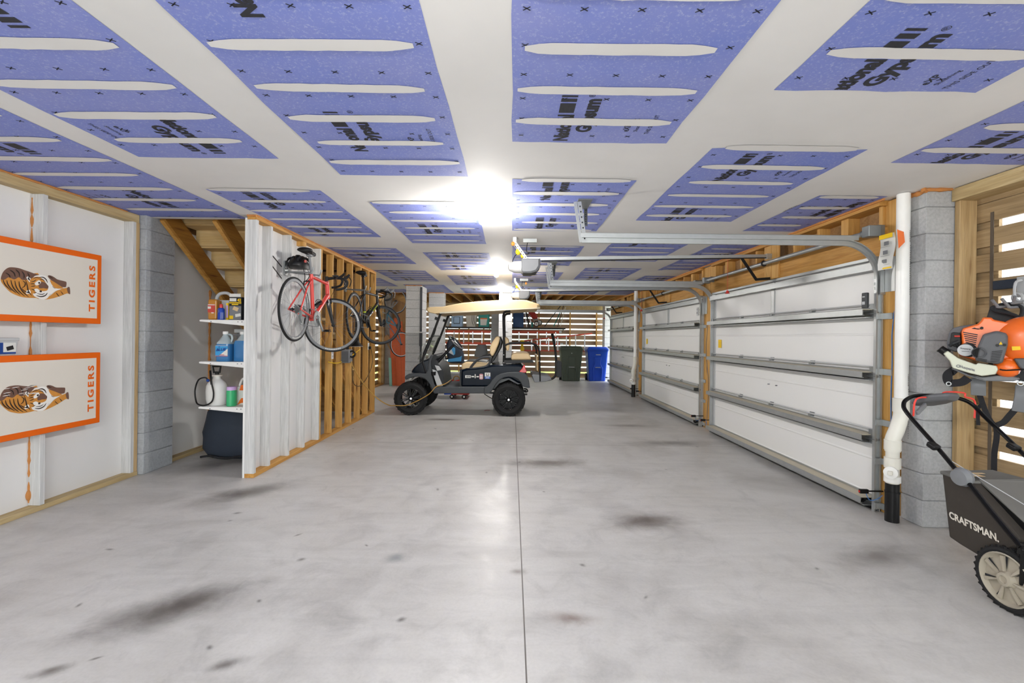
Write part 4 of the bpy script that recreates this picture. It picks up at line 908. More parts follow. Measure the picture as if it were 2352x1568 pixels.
def bike(label, X, n, steer, fc, accent, rim, white, mark=None, bottle=True, group='road bikes hung on the stud wall', lean=0.0):
    V = lambda k, x=0: Vector((X+x, n[k][0], n[k][1]))
    R = .335
    bk = thing('road_bike', label, 'bicycle', (X, n['bb'][0], n['bb'][1]-.32), 0, group)
    rear, bb, st, ht, hb = V('rear'), V('bb'), V('seat'), V('head'), V('hb')
    up = (ht-hb).normalized(); fwd = Vector((0,up.z,-up.y))
    fh = hb-up*.345+fwd*.045
    I = Matrix.Identity(4)
    S = Matrix.Translation(hb) @ Matrix.Rotation(math.radians(steer),4,up) @ Matrix.Translation(-hb)
    # frame
    m = MB(); m.tube([bb,bb.lerp(st,.5),st],[.021,.020,.019],12); sd = (st-bb).normalized()
    m.tube([hb+up*.03,bb],[.026,.024],12); m.tube([ht-up*.03,st-sd*.03],[.019,.018],12); m.tube([hb-up*.005,ht],[.025,.023],14); m.cyl(bb-Vector((.036,0,0)),bb+Vector((.036,0,0)),.024,n=16)
    m.m = 0
    for s in (-1,1):
        e = rear+Vector((s*.064,0,0)); m.tube([st-sd*.05+Vector((s*.012,0,0)),e.lerp(st,.6)+Vector((0,0,0)),e],[.009,.009,.008],8); m.tube([bb+Vector((s*.02,0,0)),e],[.012,.008],8)
    fr = build('frame', m, fc, bk, ang=50)
    if accent:
        m = MB()
        for s in (-1,1):
            d = (bb-hb).normalized(); o = hb+up*.03
            m.beam(o+d*.10+Vector((s*.0245,0,0)), o+d*.34+Vector((s*.0245,0,0)), .003, .022, (1,0,0))
        m.cyl(bb.lerp(st,.30),bb.lerp(st,.34),.0225,n=12); build('frame_graphic', m, accent, bk)
    # wheels
    bike_wheel(bk, I, rear, R, rim, white)
    bike_wheel(bk, S, fh, R, rim, white)
    m = MB(S); cr = hb-up*.012
    m.tube([cr+up*.02,cr-up*.03],[.026,.030],12)
    for s in (-1,1): m.tube([cr+Vector((s*.022,0,0))-up*.015, cr+Vector((s*.046,0,0))-up*.10+fwd*.008, fh+Vector((s*.052,0,0))],[.024,.023,.012],10)
    fk = build('fork', m, 'frame_black', bk)
    m = MB(S); m.tube([cr+up*.025,cr-up*.005],[.028,.029],12); build('fork_crown', m, fc, bk)
    if mark:
        m = MB(S)
        for s in (-1,1):
            a = cr+Vector((s*.0605,0,0))-up*.05; m.text(mark, a, -up+fwd*.1+Vector((s*.02,0,0)), fwd*(-s), .016, .02)
        build('fork_lettering', m, 'paper', fk)
    m = MB(S); q = cr+fwd*.03; m.tube([q+up*.01,q+Vector((-.035,.01,-.03)),q+Vector((-.022,.012,-.06))],.006,6).tube([q+up*.01,q+Vector((.035,.01,-.03)),q+Vector((.022,.012,-.06))],.006,6).tube(smooth([q+up*.01,q+up*.15+fwd*.07,q+up*.28+fwd*.06],5),.0025,5); build('front_brake', m, 'black', bk)
    q = rear.lerp(st,.77); m = MB(); m.tube([q+Vector((-.03,-.02,.0)),q+Vector((-.022,-.05,-.05))],.007,6).tube([q+Vector((.03,-.02,.0)),q+Vector((.022,-.05,-.05))],.007,6).tube([q+Vector((-.03,-.02,0)),q+Vector((.03,-.02,.005))],.007,6); build('rear_brake', m, 'black', bk)
    # bars
    m = MB(S); top = ht+up*.03; stem = top+fwd*.10+up*.012
    m.cyl(ht,top+up*.03,.018,n=12).tube([top,stem],[.020,.017],10); build('stem', m, 'black', bk)
    for s in (-1,1):
        L = lambda x,f,u: stem+Vector((s*x,0,0))+fwd*f+up*u
        m = MB(S); m.tube(smooth([L(0,0,0),L(.10,0,0),L(.17,.005,0),L(.195,.03,.0),L(.205,.075,-.012),L(.205,.105,-.045),L(.205,.085,-.10),L(.205,.03,-.125),L(.205,-.03,-.13)],5),.0145,8); build('handlebar', m, 'black', bk)
        m = MB(S); m.tube([L(.205,.07,-.005),L(.205,.105,.012),L(.205,.135,.045)],[.016,.017,.012],8); m.tube(smooth([L(.205,.125,.02),L(.205,.15,-.03),L(.205,.13,-.10)],4),[.006]*9,6); build('brake_lever', m, 'black' if accent != 'lime' else 'mid_grey', bk)
    m = MB(S); m.obox(stem+up*.025,(.05,0,0),fwd*.07,up*.012); build('bike_computer', m, 'charcoal', bk, bevel=.004)
    # saddle
    sa = V('saddle'); m = MB(); m.cyl(st-sd*.02, sa-Vector((0,0,.04)), .0135, n=12); m.tube([sa+Vector((-.02,-.08,-.035)),sa+Vector((-.02,.08,-.035))],.004,6).tube([sa+Vector((.02,-.08,-.035)),sa+Vector((.02,.08,-.035))],.004,6); m.obox(sa+Vector((0,0,-.045)),(.05,0,0),(0,.05,0),(0,0,.025)); build('seatpost', m, 'mid_grey' if not accent else 'black', bk)
    m = MB(); secs = []
    for t, w, h in ((-.135,.05,.012),(-.125,.068,.022),(-.07,.064,.026),(-.01,.036,.024),(.06,.022,.022),(.125,.017,.018),(.14,.010,.010)):
        secs.append([sa+Vector((1.12*w*math.cos(a), 1.05*t, -.012+1.25*h*math.sin(a)+(.008 if t < -.05 else 0))) for a in [2*pi*k/14 for k in range(14)]])
    m.loft(secs); build('saddle', m, 'black', bk, ang=60)
    # drivetrain, on the room side
    cs = bb+Vector((.048,0,0)); m = MB(); m.lathe([(.045,-.003),(.088,-.003),(.092,0),(.088,.003),(.045,.003),(.045,-.003)],cs,(1,0,0),36,caps=False); m.lathe([(.04,-.010),(.070,-.010),(.070,-.005),(.04,-.005)],cs,(1,0,0),30,caps=False)
    ca = Vector((0,.62,-.78)).normalized()
    for k in range(5): d = Vector((0,math.cos(2*pi*k/5+.3),math.sin(2*pi*k/5+.3))); m.beam(cs+d*.01,cs+d*.075,.012,.012,(1,0,0))
    m.beam(cs+Vector((.012,0,0)),cs+Vector((.02,0,0))+ca*.172,.022,.014,(1,0,0)); m.beam(bb-Vector((.055,0,0)),bb-Vector((.065,0,0))-ca*.172,.022,.014,(1,0,0)); build('crankset', m, 'galv_dark' if not accent else 'black', bk)
    for s, d in ((1,ca),(-1,-ca)):
        p = bb+Vector((s*.07,0,0))+d*.172; m = MB(); m.cyl(p,p+Vector((s*.07,0,0)),.008,n=8); m.box(p.x+min(s*.02,s*.085),p.x+max(s*.02,s*.085),p.y-.035,p.y+.035,p.z-.010,p.z-.002); m.ring(p+Vector((s*.055,0,.012)),(0,0,1),.03,.005,14,6); build('pedal', m, 'black', bk)
    m = MB()
    for k in range(7): r = .050-.0052*k; m.lathe([(r-.012,-.001),(r,-.001),(r,.001),(r-.012,.001)],rear+Vector((.022+.0055*k,0,0)),(1,0,0),24)
    build('cassette', m, 'galv_dark', bk)
    m = MB(); j1 = rear+Vector((.045,.02,-.075)); j2 = rear+Vector((.045,.055,-.135))
    for j in (j1,j2): m.lathe([(.008,-.003),(.022,-.003),(.022,.003),(.008,.003)],j,(1,0,0),16)
    m.beam(j1,j2,.01,.02,(1,0,0)).beam(rear+Vector((.06,0,-.01)),j1+Vector((.01,0,0)),.014,.025,(1,0,0)); build('rear_derailleur', m, 'galv_dark' if not accent else 'black', bk)
    m = MB(); cc = Vector((.045,0,0)); m.tube([rear+cc+Vector((0,0,.045)),bb+cc+Vector((0,0,.09))],.0038,5).tube([j2+Vector((0,0,-.022)),bb+cc+Vector((0,0,-.09))],.0038,5).tube([rear+cc+Vector((0,.04,-.02)),j1+Vector((0,.02,.0))],.0038,5); build('chain', m, 'mid_grey', bk)
    if bottle:
        d = (bb-hb).normalized(); nn = Vector((0,-d.z,d.y)); nn = nn if nn.z > 0 else -nn; o = (hb+up*.03).lerp(bb,.52)+nn*.035
        m = MB(); m.tube([o-d*.07+nn*.01,o+d*.03+nn*.06,o+d*.08+nn*.02],.004,6).tube([o-d*.07,o+d*.08],.005,6); m.ring(o+d*.0+nn*.03,d,.036,.004,18,6); build('bottle_cage', m, 'black', bk)
    return bk
XB = -2.255
bike('red and white road bike hung nearest, front wheel turned out to the room', XB, dict(rear=(4.735,1.671),bb=(5.176,1.589),seat=(5.118,2.089),head=(5.549,2.059),hb=(5.582,1.865),saddle=(5.06,2.33)), -62, 'red', None, 'mid_grey', 'paper', 'cervélo')
bike('black and lime road bike hung behind the red one', XB, dict(rear=(6.538,1.69),bb=(6.99,1.614),seat=(6.955,2.09),head=(7.60,2.10),hb=(7.635,1.92),saddle=(6.90,2.345)), -62, 'frame_black', 'lime', 'dark_grey', None)
# fold-out wall hooks that carry them
def rack(y, z, lab):
    t = thing('bike_hanger', lab, 'bike rack', (-2.51,y,z-.1), 0, 'bike hangers')
    m = MB(); m.prism(rrect(y-.035,y+.035,z-.07,z+.09,.015),'x',-2.512,-2.495); m.ring((-2.49,y,z+.02),(1,0,0),.022,.006,14,6); build('wall_plate', m, 'galv_dark', t)
    for q in (-.03,.18):
        m = MB(); m.tube(smooth([(-2.50,y,z-.03),(-2.40,y+q*.6,z-.035),(-2.24,y+q,z-.04),(-2.21,y+q,z-.045),(-2.19,y+q,z-.01),(-2.185,y+q,z+.02)],4),.008,8); build('arm', m, 'galv_dark', t)
    return t
rack(5.04, 2.13, 'grey fold-out hanger holding the red bike')
rack(6.85, 2.13, 'grey fold-out hanger holding the black bike')
h = thing('bike_helmet', 'black vented bike helmet hanging over the red bike top tube', 'helmet', (-2.30,5.10,2.06))
hc = Vector((-2.395,5.12,2.17)); m = MB(); secs = []
for i in range(9):
    a = pi*i/8; secs.append([hc+Vector((.10*math.cos(b)*math.sin(a)+.0, -.155*math.cos(a), .11*max(-.25,math.sin(b))*math.sin(a)*1.0)) for b in [2*pi*k/18 for k in range(18)]])
m.loft(secs, caps=False); build('shell', m, 'black', h, ang=60)
for k in range(5):
    x = -.075+.0375*k; P = [hc+Vector((x,-.13*math.cos(a),.012+.108*math.sin(a)*(1-abs(x)*3.2))) for a in [pi*j/8 for j in range(1,8)]]
    build('vent_rib', MB().tube(P,[.008,.012,.014,.014,.014,.012,.008],6), 'charcoal' if k % 2 else 'black_gloss', h)
m = MB(); m.obox(hc+Vector((.085,-.03,.05)),(.01,0,.012),(0,.05,0),(0,.0,.028)); build('red_badge', m, 'red_dull', h)
m = MB(); m.tube(smooth([hc+Vector((.07,.05,-.01)),hc+Vector((.09,.06,-.10)),hc+Vector((.06,.02,-.16)),hc+Vector((.08,-.03,-.10)),hc+Vector((.07,-.06,0))],5),.004,6); build('chin_strap', m, 'black', h)
# things on the bare studs
t = thing('battery_charger', 'grey finned charger with a black plug block on the bare studs', 'charger', (-2.45,6.79,1.0))
yc, zc = 6.79, 1.10; m = MB(); m.box(-2.510,-2.39,yc-.07,yc+.07,zc-.10,zc+.10); build('case', m, 'mid_grey', t, bevel=.008)
m = MB()
for k in range(9): m.box(-2.50,-2.40,yc-.077,yc-.07,zc-.085+.018*k,zc-.079+.018*k)
build('cooling_fins', m, 'charcoal', t)
m = MB(); m.ring((-2.365,yc-.02,zc+.03),(0,1,0),.045,.012,18,8); m.cyl((-2.44,yc,zc+.10),(-2.44,yc,zc+.14),.02,n=12); build('lead_hook', m, 'black', t)
m = MB(); m.tube(smooth([(-2.503,yc-.55,zc-.06),(-2.503,yc-.3,zc-.09),(-2.50,yc-.1,zc-.085),(-2.50,yc+.25,zc-.03),(-2.503,yc+.75,zc+.08)],5),.006,6); build('yellow_cable', m, 'yellow', t)
t = thing('floor_pump_stand', 'small black stand with a flared foot hanging between the bare studs', 'stand', (-2.46,7.0,1.30))
p = at(824,795,7.0); q = Vector((-2.40,7.05,1.24)); m = MB(); m.lathe([(.10,0),(.092,.012),(.05,.06),(.036,.12),(.034,.20)],q,(0,0,1),20); build('flared_foot', m, 'black', t)
m = MB(); m.lathe([(.10,-.004),(.10,.0)],q,(0,0,1),20); build('foot_rim', m, 'light_grey', t)
m = MB(); m.cyl(q+Vector((0,0,.2)),q+Vector((0,0,.44)),.022,n=12); m.box(q.x-.02,q.x+.02,q.y-.06,q.y+.11,q.z+.215,q.z+.235); build('upright', m, 'black', t)
def outlet(x, y, z, lab, plug):
    t = thing('wall_outlet', lab, 'outlet', (x,y,z-.06)); m = MB(); m.box(x,x+.008,y-.035,y+.035,z-.06,z+.06); build('cover_plate', m, 'white_plain', t, bevel=.003)
    m = MB()
    for q in (-.025,.025): m.prism(rrect(y-.016,y+.016,z+q-.014,z+q+.014,.006),'x',x+.008,x+.010)
    build('socket', m, 'light_grey', t)
    if plug: build('plug', MB().box(x+.01,x+.05,y-.02,y+.02,z-.05,z+.0), 'black', t, bevel=.006)
p1 = xw(765,814,-2.515); p2 = xw(847,795,-2.515)
outlet(-2.513, 6.394, p1.z, 'white outlet on the first bare stud below the red bike', False)
outlet(-2.513, 8.0, p2.z, 'white outlet with a black plug near the far end of the stud wall', True)
m = MB(); m.tube(smooth([(-2.465,8.0,p2.z-.04),(-2.44,8.02,p2.z-.25),(-2.42,7.75,p2.z-.47),(-2.43,7.35,p2.z-.62),(-2.42,6.98,p2.z-.52),(-2.40,6.87,1.03)],6),.0065,7)
single('charger_power_cord', m, 'cord_brown', 'brown cord looping from the plugged outlet back to the grey charger', 'cord')
# ---------------------------------------------------------------- third bike, hung upright beyond the stud wall
bk = thing('upright_bike', 'teal grey bike hung nose-up by the plywood past the stud wall', 'bicycle', (-3.0,12.3,1.2))
A, B = at(909,691,12.0), at(918.5,791,12.0); A = Vector((A.x,12.0,A.z)); B = Vector((B.x,12.15,B.z))
MR = Matrix.Translation(A) @ Matrix.Rotation(math.radians(-45),4,'Z') @ Matrix.Translation(-A)
MR2 = Matrix.Translation(B) @ Matrix.Rotation(math.radians(-45),4,'Z') @ Matrix.Translation(-B)
bike_wheel(bk, MR, A, .335, 'mid_grey', None, .014); bike_wheel(bk, MR2, B, .335, 'light_grey', None, .014)
bbq = A.lerp(B,.58)+Vector((-.06,.02,0)); hd = A.lerp(B,.30)+Vector((-.32,.22,.02)); ss = bbq+Vector((-.34,.25,.12))
m = MB(); m.tube([bbq,hd],.019,10).tube([bbq,ss],.017,10).tube([ss,hd],.017,10).tube([bbq,B],.012,8).tube([ss,B],.010,8).tube([hd,hd+Vector((.09,-.06,.10))],.02,10); build('frame', m, 'teal_bike', bk)
m = MB(); m.tube([hd+Vector((.09,-.06,.10)),A+Vector((.04,.03,-.02))],.013,8).tube([hd+Vector((.09,-.06,.10)),A+Vector((-.04,-.03,-.02))],.013,8); build('fork', m, 'mid_grey', bk)
m = MB(); c = bbq+Vector((.05,-.03,0)); m.lathe([(.03,-.003),(.08,-.003),(.08,.003),(.03,.003)],c,(.7,-.7,0),24); m.beam(c,c+Vector((.06,.05,-.14)),.014,.014); build('crankset', m, 'black', bk)
m = MB(); m.ball(ss+Vector((-.09,.06,-.03)),(.05,.05,.11),12,8); build('saddle', m, 'black', bk)
m = MB(); m.tube(smooth([hd+Vector((.1,-.28,.05)),hd+Vector((-.02,-.05,.0)),hd+Vector((-.2,.25,.05))],4),.014,8); build('handlebar', m, 'black', bk)
m = MB(); m.tube(smooth([A+Vector((-.1,1.5,.42)),A+Vector((0,.4,.38)),A+Vector((0,.0,.345)),A+Vector((0,-.04,.31))],4),.009,8); build('hanging_hook', m, 'black', bk)
# ---------------------------------------------------------------- cornhole boards on the left wall
def cornhole(z0, z1, y0, y1, lab, worn):
    X = -3.668
    b = thing('cornhole_board', lab, 'game board', (X,(y0+y1)/2,z0), 0, 'cornhole boards')
    m = MB(); m.box(X-.03,X,y0,y1,z0,z1); build('board', m, 'orange', b, bevel=.004)
    m = MB(); m.box(X-.002,X+.0015,y0+.05,y1-.042,z0+.048,z1-.048); fc = build('face', m, 'cream', b)
    m = MB(); m.text('TIGERS', (X+.003, y1-.068, (z0+z1)/2), (0,0,1), (0,-1,0), .054, .035, .40, 'C', track=1.35); build('lettering', m, 'orange', b)
    # painted tiger lying with its head towards the lettering; drawn in board coordinates s (along) and t (up)
    yc, zc = y1-.52, (z0+z1)/2+.005
    P = lambda s, t, d=.003: (X+d, yc+s, zc+t)
    def shape(m, pts, d, n=5):
        m.poly([P(p.x,p.y,d) for p in smooth([(a[0],a[1],0) for a in pts], n, True)])
    def strok(m, pts, w, d):
        q = smooth([(a[0],a[1],0) for a in pts], 4); L = []; Rr = []
        for i, p in enumerate(q):
            T = (q[min(i+1,len(q)-1)]-q[max(i-1,0)]).normalized(); nn = Vector((-T.y,T.x,0)); k = w*(.25+.75*math.sin(pi*(i+.3)/(len(q)-.4)))
            L.append(p+nn*k); Rr.append(p-nn*k)
        m.poly([P(p.x,p.y,d) for p in L+Rr[::-1]])
    def tg(L):                                                    # outline read off the painting, in board units
        o = []
        for x, y in L:
            p = xw(x/7.84, 560+y/7.84, X); o.append((p.y-(4.078-.52), p.z-(1.482+2.092)/2-.005))
        return o
    m = MB()
    shape(m, tg([(5,640),(10,600),(40,520),(90,460),(150,425),(220,420),(330,435),(430,470),(520,500),(600,530),(700,560),(700,960),(640,970),(500,970),(380,955),(280,920),(180,870),(100,790),(40,720),(10,670)]), .0030, 3)
    shape(m, tg([(900,930),(1000,850),(1100,810),(1200,790),(1240,785),(1250,840),(1245,900),(1200,890),(1100,930),(980,970),(860,995),(790,995)]), .0034, 3)
    shape(m, tg([(890,650),(960,680),(1100,770),(1130,800),(1000,800),(930,740)]), .0040, 3)
    m.m = 1
    shape(m, tg([(8,630),(40,520),(90,460),(150,425),(220,420),(330,435),(430,470),(520,500),(600,530),(690,560),(600,600),(520,640),(400,650),(330,600),(250,640),(150,600),(80,640)]), .0034, 3)
    shape(m, tg([(855,570),(910,570),(970,600),(1030,640),(1150,670),(1190,690),(1185,760),(1160,780),(1050,760),(960,690),(880,620)]), .0032, 3)
    shape(m, tg([(1200,790),(1245,780),(1255,900),(1225,890),(1205,850)]), .0040, 3)
    m.m = 2
    shape(m, tg([(660,565),(760,560),(840,590),(880,650),(895,740),(890,840),(880,920),(840,980),(770,1000),(700,985),(640,960),(590,920),(560,800),(560,660),(600,590)]), .0042, 3)
    shape(m, tg([(880,650),(930,690),(1000,770),(1040,800),(1090,812),(980,850),(890,900)]), .0038, 3)
    shape(m, tg([(465,600),(500,588),(550,635),(535,695),(490,650)]), .0042, 3); shape(m, tg([(458,850),(520,826),(545,870),(525,895),(465,898)]), .0042, 3)
    m.m = 0
    shape(m, tg([(535,640),(600,600),(680,590),(740,620),(780,660),(830,720),(858,770),(845,830),(790,850),(720,850),(660,870),(600,895),(560,870),(525,790),(528,700)]), .0046, 3)
    m.m = 1
    shape(m, tg([(700,690),(790,690),(845,740),(862,770),(845,805),(770,795),(690,790)]), .0050, 3)
    m.m = 2
    shape(m, tg([(615,705),(680,655),(715,668),(722,705),(660,745),(620,735)]), .0052, 3); shape(m, tg([(605,820),(660,805),(725,850),(775,865),(745,892),(655,885)]), .0052, 3)
    m.m = 3
    shape(m, tg([(675,690),(705,685),(710,712),(682,718)]), .0056, 2); shape(m, tg([(700,840),(735,838),(740,866),(705,868)]), .0056, 2)
    shape(m, tg([(485,615),(510,610),(530,650),(510,655)]), .0046, 2); shape(m, tg([(480,862),(515,850),(520,880),(485,884)]), .0046, 2)
    for L, w in (([(690,600),(765,602),(820,645),(842,700)],.0042),([(640,925),(720,948),(800,930),(842,880)],.0042),([(700,635),(760,640),(800,685)],.0028),([(655,895),(740,908),(795,888)],.0028),
                 ([(535,720),(580,716),(620,722)],.003),([(545,680),(600,672),(640,640)],.003),([(540,765),(590,760),(625,752)],.003),([(550,810),(590,826),(615,845)],.003),([(590,620),(640,606),(700,615)],.0026),([(600,880),(650,872)],.0024),
                 ([(45,640),(60,700),(110,770),(190,840)],.0036),([(110,650),(130,730),(190,810),(280,885)],.0040),([(185,650),(205,740),(260,830),(350,915)],.0040),([(255,660),(275,760),(330,850),(430,940)],.0040),([(330,670),(345,770),(400,860),(500,950)],.0042),([(395,660),(440,700),(430,760),(380,790)],.0034),([(450,650),(480,760),(500,850),(560,930)],.0038),([(380,800),(430,850),(520,890)],.003),
                 ([(90,520),(150,560),(170,610)],.0036),([(170,470),(240,520),(260,590)],.0036),([(270,460),(330,520),(340,590)],.0036),([(380,490),(420,550),(420,620)],.0036),([(480,520),(510,570),(500,630)],.0034),
                 ([(1000,880),(1030,920),(1060,950)],.0026),([(1080,850),(1110,885),(1130,915)],.0024),([(930,760),(960,790),(990,800)],.0018),([(870,570),(900,600),(940,620)],.003)):
        strok(m, tg(L), w, .0058)
    rg = random.Random(5)
    if worn:
        m.m = 2
        for k in range(14):
            s, t = rg.uniform(-.27,-.04), rg.uniform(-.0,.075); strok(m, [(s,t),(s+.025,t+.003),(s+.05,t+.004)], .0022, .0062)
    build('painted_tiger', m, ['tiger_orange','tiger_brown','tiger_white','tiger_black'], b)
    m = MB()
    for yy in (y0+.25,y1-.35): m.box(-3.70,X-.03,yy,yy+.05,z0+.02,z0+.12)
    build('batten', m, 'whitewood', b)
cornhole(1.482, 2.092, 2.86, 4.078, 'upper orange framed cornhole board with a painted tiger on the left wall', False)
cornhole(.606, 1.230, 2.86, 4.078, 'lower orange framed cornhole board with a scuffed painted tiger on the left wall', True)
t = thing('light_box', 'small clear plastic tub with a blue label standing on the lower cornhole board', 'plastic tub', (-3.72,3.27,1.231))
m = MB(); m.loft([[(-3.775+i,3.09+i,1.232),(-3.680-i,3.09+i,1.232),(-3.680-i,3.396-i,1.232),(-3.775+i,3.396-i,1.232)] if z == 0 else [(-3.78,3.08,1.345),(-3.675,3.08,1.345),(-3.675,3.402,1.345),(-3.78,3.402,1.345)] for i, z in ((.004,0),(0,1))]); build('tub', m, 'light_grey', t)
build('lid', MB().box(-3.785,-3.670,3.075,3.409,1.338,1.36), 'light_grey', t, bevel=.004)
m = MB(); m.box(-3.6745,-3.672,3.12,3.385,1.243,1.325); m.m = 1; m.box(-3.672,-3.6715,3.12,3.300,1.243,1.325).box(-3.672,-3.6715,3.30,3.385,1.243,1.256); m.m = 2; m.obox((-3.6713,3.345,1.285),(.001,0,0),(0,.045,.012),(0,-.008,.028)); build('picture_label', m, ['paper','ink_blue','ink'], t)
# ---------------------------------------------------------------- shelves under the stair and what stands on them
def shelf(z, lab):
    s = thing('wall_shelf', lab, 'shelf', (-2.86,4.9,z), 0, 'bracket shelves under the stair'); x0, x1 = -3.12, -2.628
    build('board', MB().box(x0,x1,4.58,5.15,z-.012,z), 'white_plain', s, bevel=.002)
    for y in (4.575,5.10):
        m = MB(); m.prism([(x0-.008,z-.002),(x1,z-.002),(x1,z-.062),(x0-.008,z-.018)],'y',y,y+.006); m.m = 1
        if y < 5:
            for q in (.10,.37,.41): m.box(x0+q,x0+q+.012,y-.001,y,z-.022,z-.016)
        build('bracket', m, ['white_plain','charcoal'], s)
    return s
for z, l in ((1.548,'white bracket shelf under the stair, topmost, with cans and boxes'),(1.128,'white bracket shelf under the stair, middle one, with blue jugs'),(.676,'white bracket shelf under the stair, lowest one, with a sprayer')): shelf(z, l)
m = MB(); m.box(-2.635,-2.626,4.565,4.60,.48,1.60); single('shelf_upright', m, 'white_plain', 'white slotted upright carrying the bracket shelves', 'shelf rail')
Zs = 1.549
def jugbody(m, x, y, z, w, d, h, neck=.3):
    secs = []
    for t, k in ((0,.93),(.03,1),(.55,1),(.66,.97),(.76,.80),(.86,.52),(.93,.34),(1,.32)):
        ww, dd = w/2*k, d/2*k; secs.append([(x+a,y+b,z+h*t) for a, b in rrect(-ww,ww,-dd,dd,min(ww,dd)*(.45 if t < .7 else .95),3)])
    m.loft(secs)
def handle(m, a, b, c, r): m.tube(smooth([a, b, c], 5), r, 8)
x = at(489,730,4.66).x
t = thing('oil_jug', 'amber jug with a red label at the left end of the top shelf', 'jug', (x,4.68,Zs)); m = MB(); m.prism(rrect(x-.045,x+.045,Zs,Zs+.21,.02),'y',4.645,4.715); build('bottle', m, 'amber', t, bevel=.012)
m = MB(); m.box(x-.042,x+.03,4.642,4.645,Zs+.075,Zs+.16); m.m = 1; m.box(x-.042,x+.03,4.6412,4.642,Zs+.148,Zs+.156).box(x-.042,x-.01,4.6412,4.642,Zs+.112,Zs+.135).box(x-.005,x+.02,4.6412,4.642,Zs+.066,Zs+.075); build('label', m, ['label_red','paper'], t)
x = at(512,730,4.80).x
t = thing('handled_jug', 'white jug with a moulded handle and amber front behind the spray can', 'jug', (x,4.80,Zs)); m = MB(); out = [(x-.085,Zs),(x+.085,Zs),(x+.085,Zs+.19),(x+.075,Zs+.235),(x+.03,Zs+.275),(x-.04,Zs+.275),(x-.075,Zs+.235),(x-.085,Zs+.19)]
hx = [(x+.045,Zs+.245),(x-.02,Zs+.245),(x-.03,Zs+.215),(x+.05,Zs+.215)]
m.prism([(x-.085,Zs),(x+.085,Zs),(x+.085,Zs+.21),(x-.085,Zs+.21)],'y',4.76,4.86); m.tube(smooth([(x-.08,4.81,Zs+.20),(x-.06,4.81,Zs+.26),(x-.02,4.81,Zs+.285),(x+.04,4.81,Zs+.285),(x+.085,4.81,Zs+.25),(x+.082,4.81,Zs+.20)],5),.018,8); build('bottle', m, 'light_grey', t, bevel=.01)
m = MB(); m.box(x-.085,x+.01,4.755,4.76,Zs+.03,Zs+.20); build('amber_panel', m, 'amber', t)
x = at(507,730,4.63).x
t = thing('spray_can', 'blue and yellow spray can with a red cap on the top shelf', 'spray can', (x,4.635,Zs)); m = MB(); m.lathe([(.029,0),(.032,.003),(.032,.105),(.028,.115),(.018,.122)],(x,4.635,Zs),(0,0,1),22); build('can', m, 'can_blue', t)
m = MB(); m.lathe([(.017,.118),(.017,.152),(.013,.160),(0,.160)],(x,4.635,Zs),(0,0,1),18); build('cap', m, 'red', t)
m = MB(); m.poly([(x-.027,4.6165,Zs+.055),(x-.004,4.6025,Zs+.075),(x-.004,4.6025,Zs+.10),(x-.027,4.6165,Zs+.10)]); m.m = 1; m.poly([(x-.022,4.611,Zs+.08),(x-.010,4.604,Zs+.08),(x-.010,4.604,Zs+.094),(x-.022,4.611,Zs+.094)]); m.m = 2; m.poly([(x+.016,4.6065,Zs+.01),(x+.029,4.62,Zs+.01),(x+.029,4.62,Zs+.075),(x+.016,4.6065,Zs+.075)]); build('label', m, ['yellow','ink_blue','light_grey'], t)
x = at(541.5,730,4.66).x
t = thing('bag_carton', 'black and yellow carton of contractor bags on the top shelf', 'carton', (x,4.69,Zs)); m = MB(); m.box(x-.062,x+.062,4.65,4.74,Zs,Zs+.235); build('box', m, 'charcoal', t, bevel=.002)
m = MB(); m.box(x-.06,x+.055,4.648,4.65,Zs+.235,Zs+.268); m.box(x-.058,x+.01,4.6485,4.65,Zs+.19,Zs+.222); m.m = 1; m.box(x-.060,x+.060,4.6485,4.65,Zs+.168,Zs+.183).box(x-.035,x+.03,4.6485,4.65,Zs+.153,Zs+.163).box(x-.06,x-.02,4.6485,4.65,Zs+.01,Zs+.045)
m.m = 2; m.box(x-.060,x+.060,4.6488,4.65,Zs+.005,Zs+.142); m.m = 3; m.obox((x+.005,4.6475,Zs+.115),(.05,0,-.02),(0,.001,0),(.015,0,.035)); m.m = 0; m.obox((x+.03,4.6475,Zs+.05),(.055,0,.01),(0,.001,0),(-.004,0,.03)); m.m = 1; m.box(x-.055,x-.025,4.6470,4.6475,Zs+.01,Zs+.045)
m.m = 1; m.text('42', (x+.02,4.6475,Zs+.19), (1,0,0),(0,0,1), .028, .04); m.m = 4; m.text('CONTRACTOR', (x,4.6478,Zs+.171), (1,0,0),(0,0,1), .009, .02, .108, 'C'); build('printed_front', m, ['paper','yellow','mid_grey','tan_vinyl','ink'], t)
x = at(527,730,4.72).x
t = thing('narrow_carton', 'narrow yellow and lilac carton beside the contractor bag carton', 'carton', (x,4.72,Zs)); build('box', MB().box(x-.010,x+.012,4.68,4.78,Zs,Zs+.175), 'yellow', t); build('side_print', MB().box(x-.008,x+.010,4.678,4.68,Zs+.025,Zs+.15), 'lilac', t)
x = at(570,730,4.72).x
t = thing('tall_carton', 'dark carton with a grey flap at the right end of the top shelf', 'carton', (x,4.76,Zs)); build('box', MB().box(x-.02,x+.05,4.72,4.82,Zs,Zs+.28), 'charcoal', t); m = MB(); m.obox((x,4.72,Zs+.315),(.08,0,-.03),(0,.02,0),(.01,0,.06)); build('flap', m, 'mid_grey', t); build('white_patch', MB().box(x-.022,x+.0,4.717,4.72,Zs+.10,Zs+.16), 'paper', t)
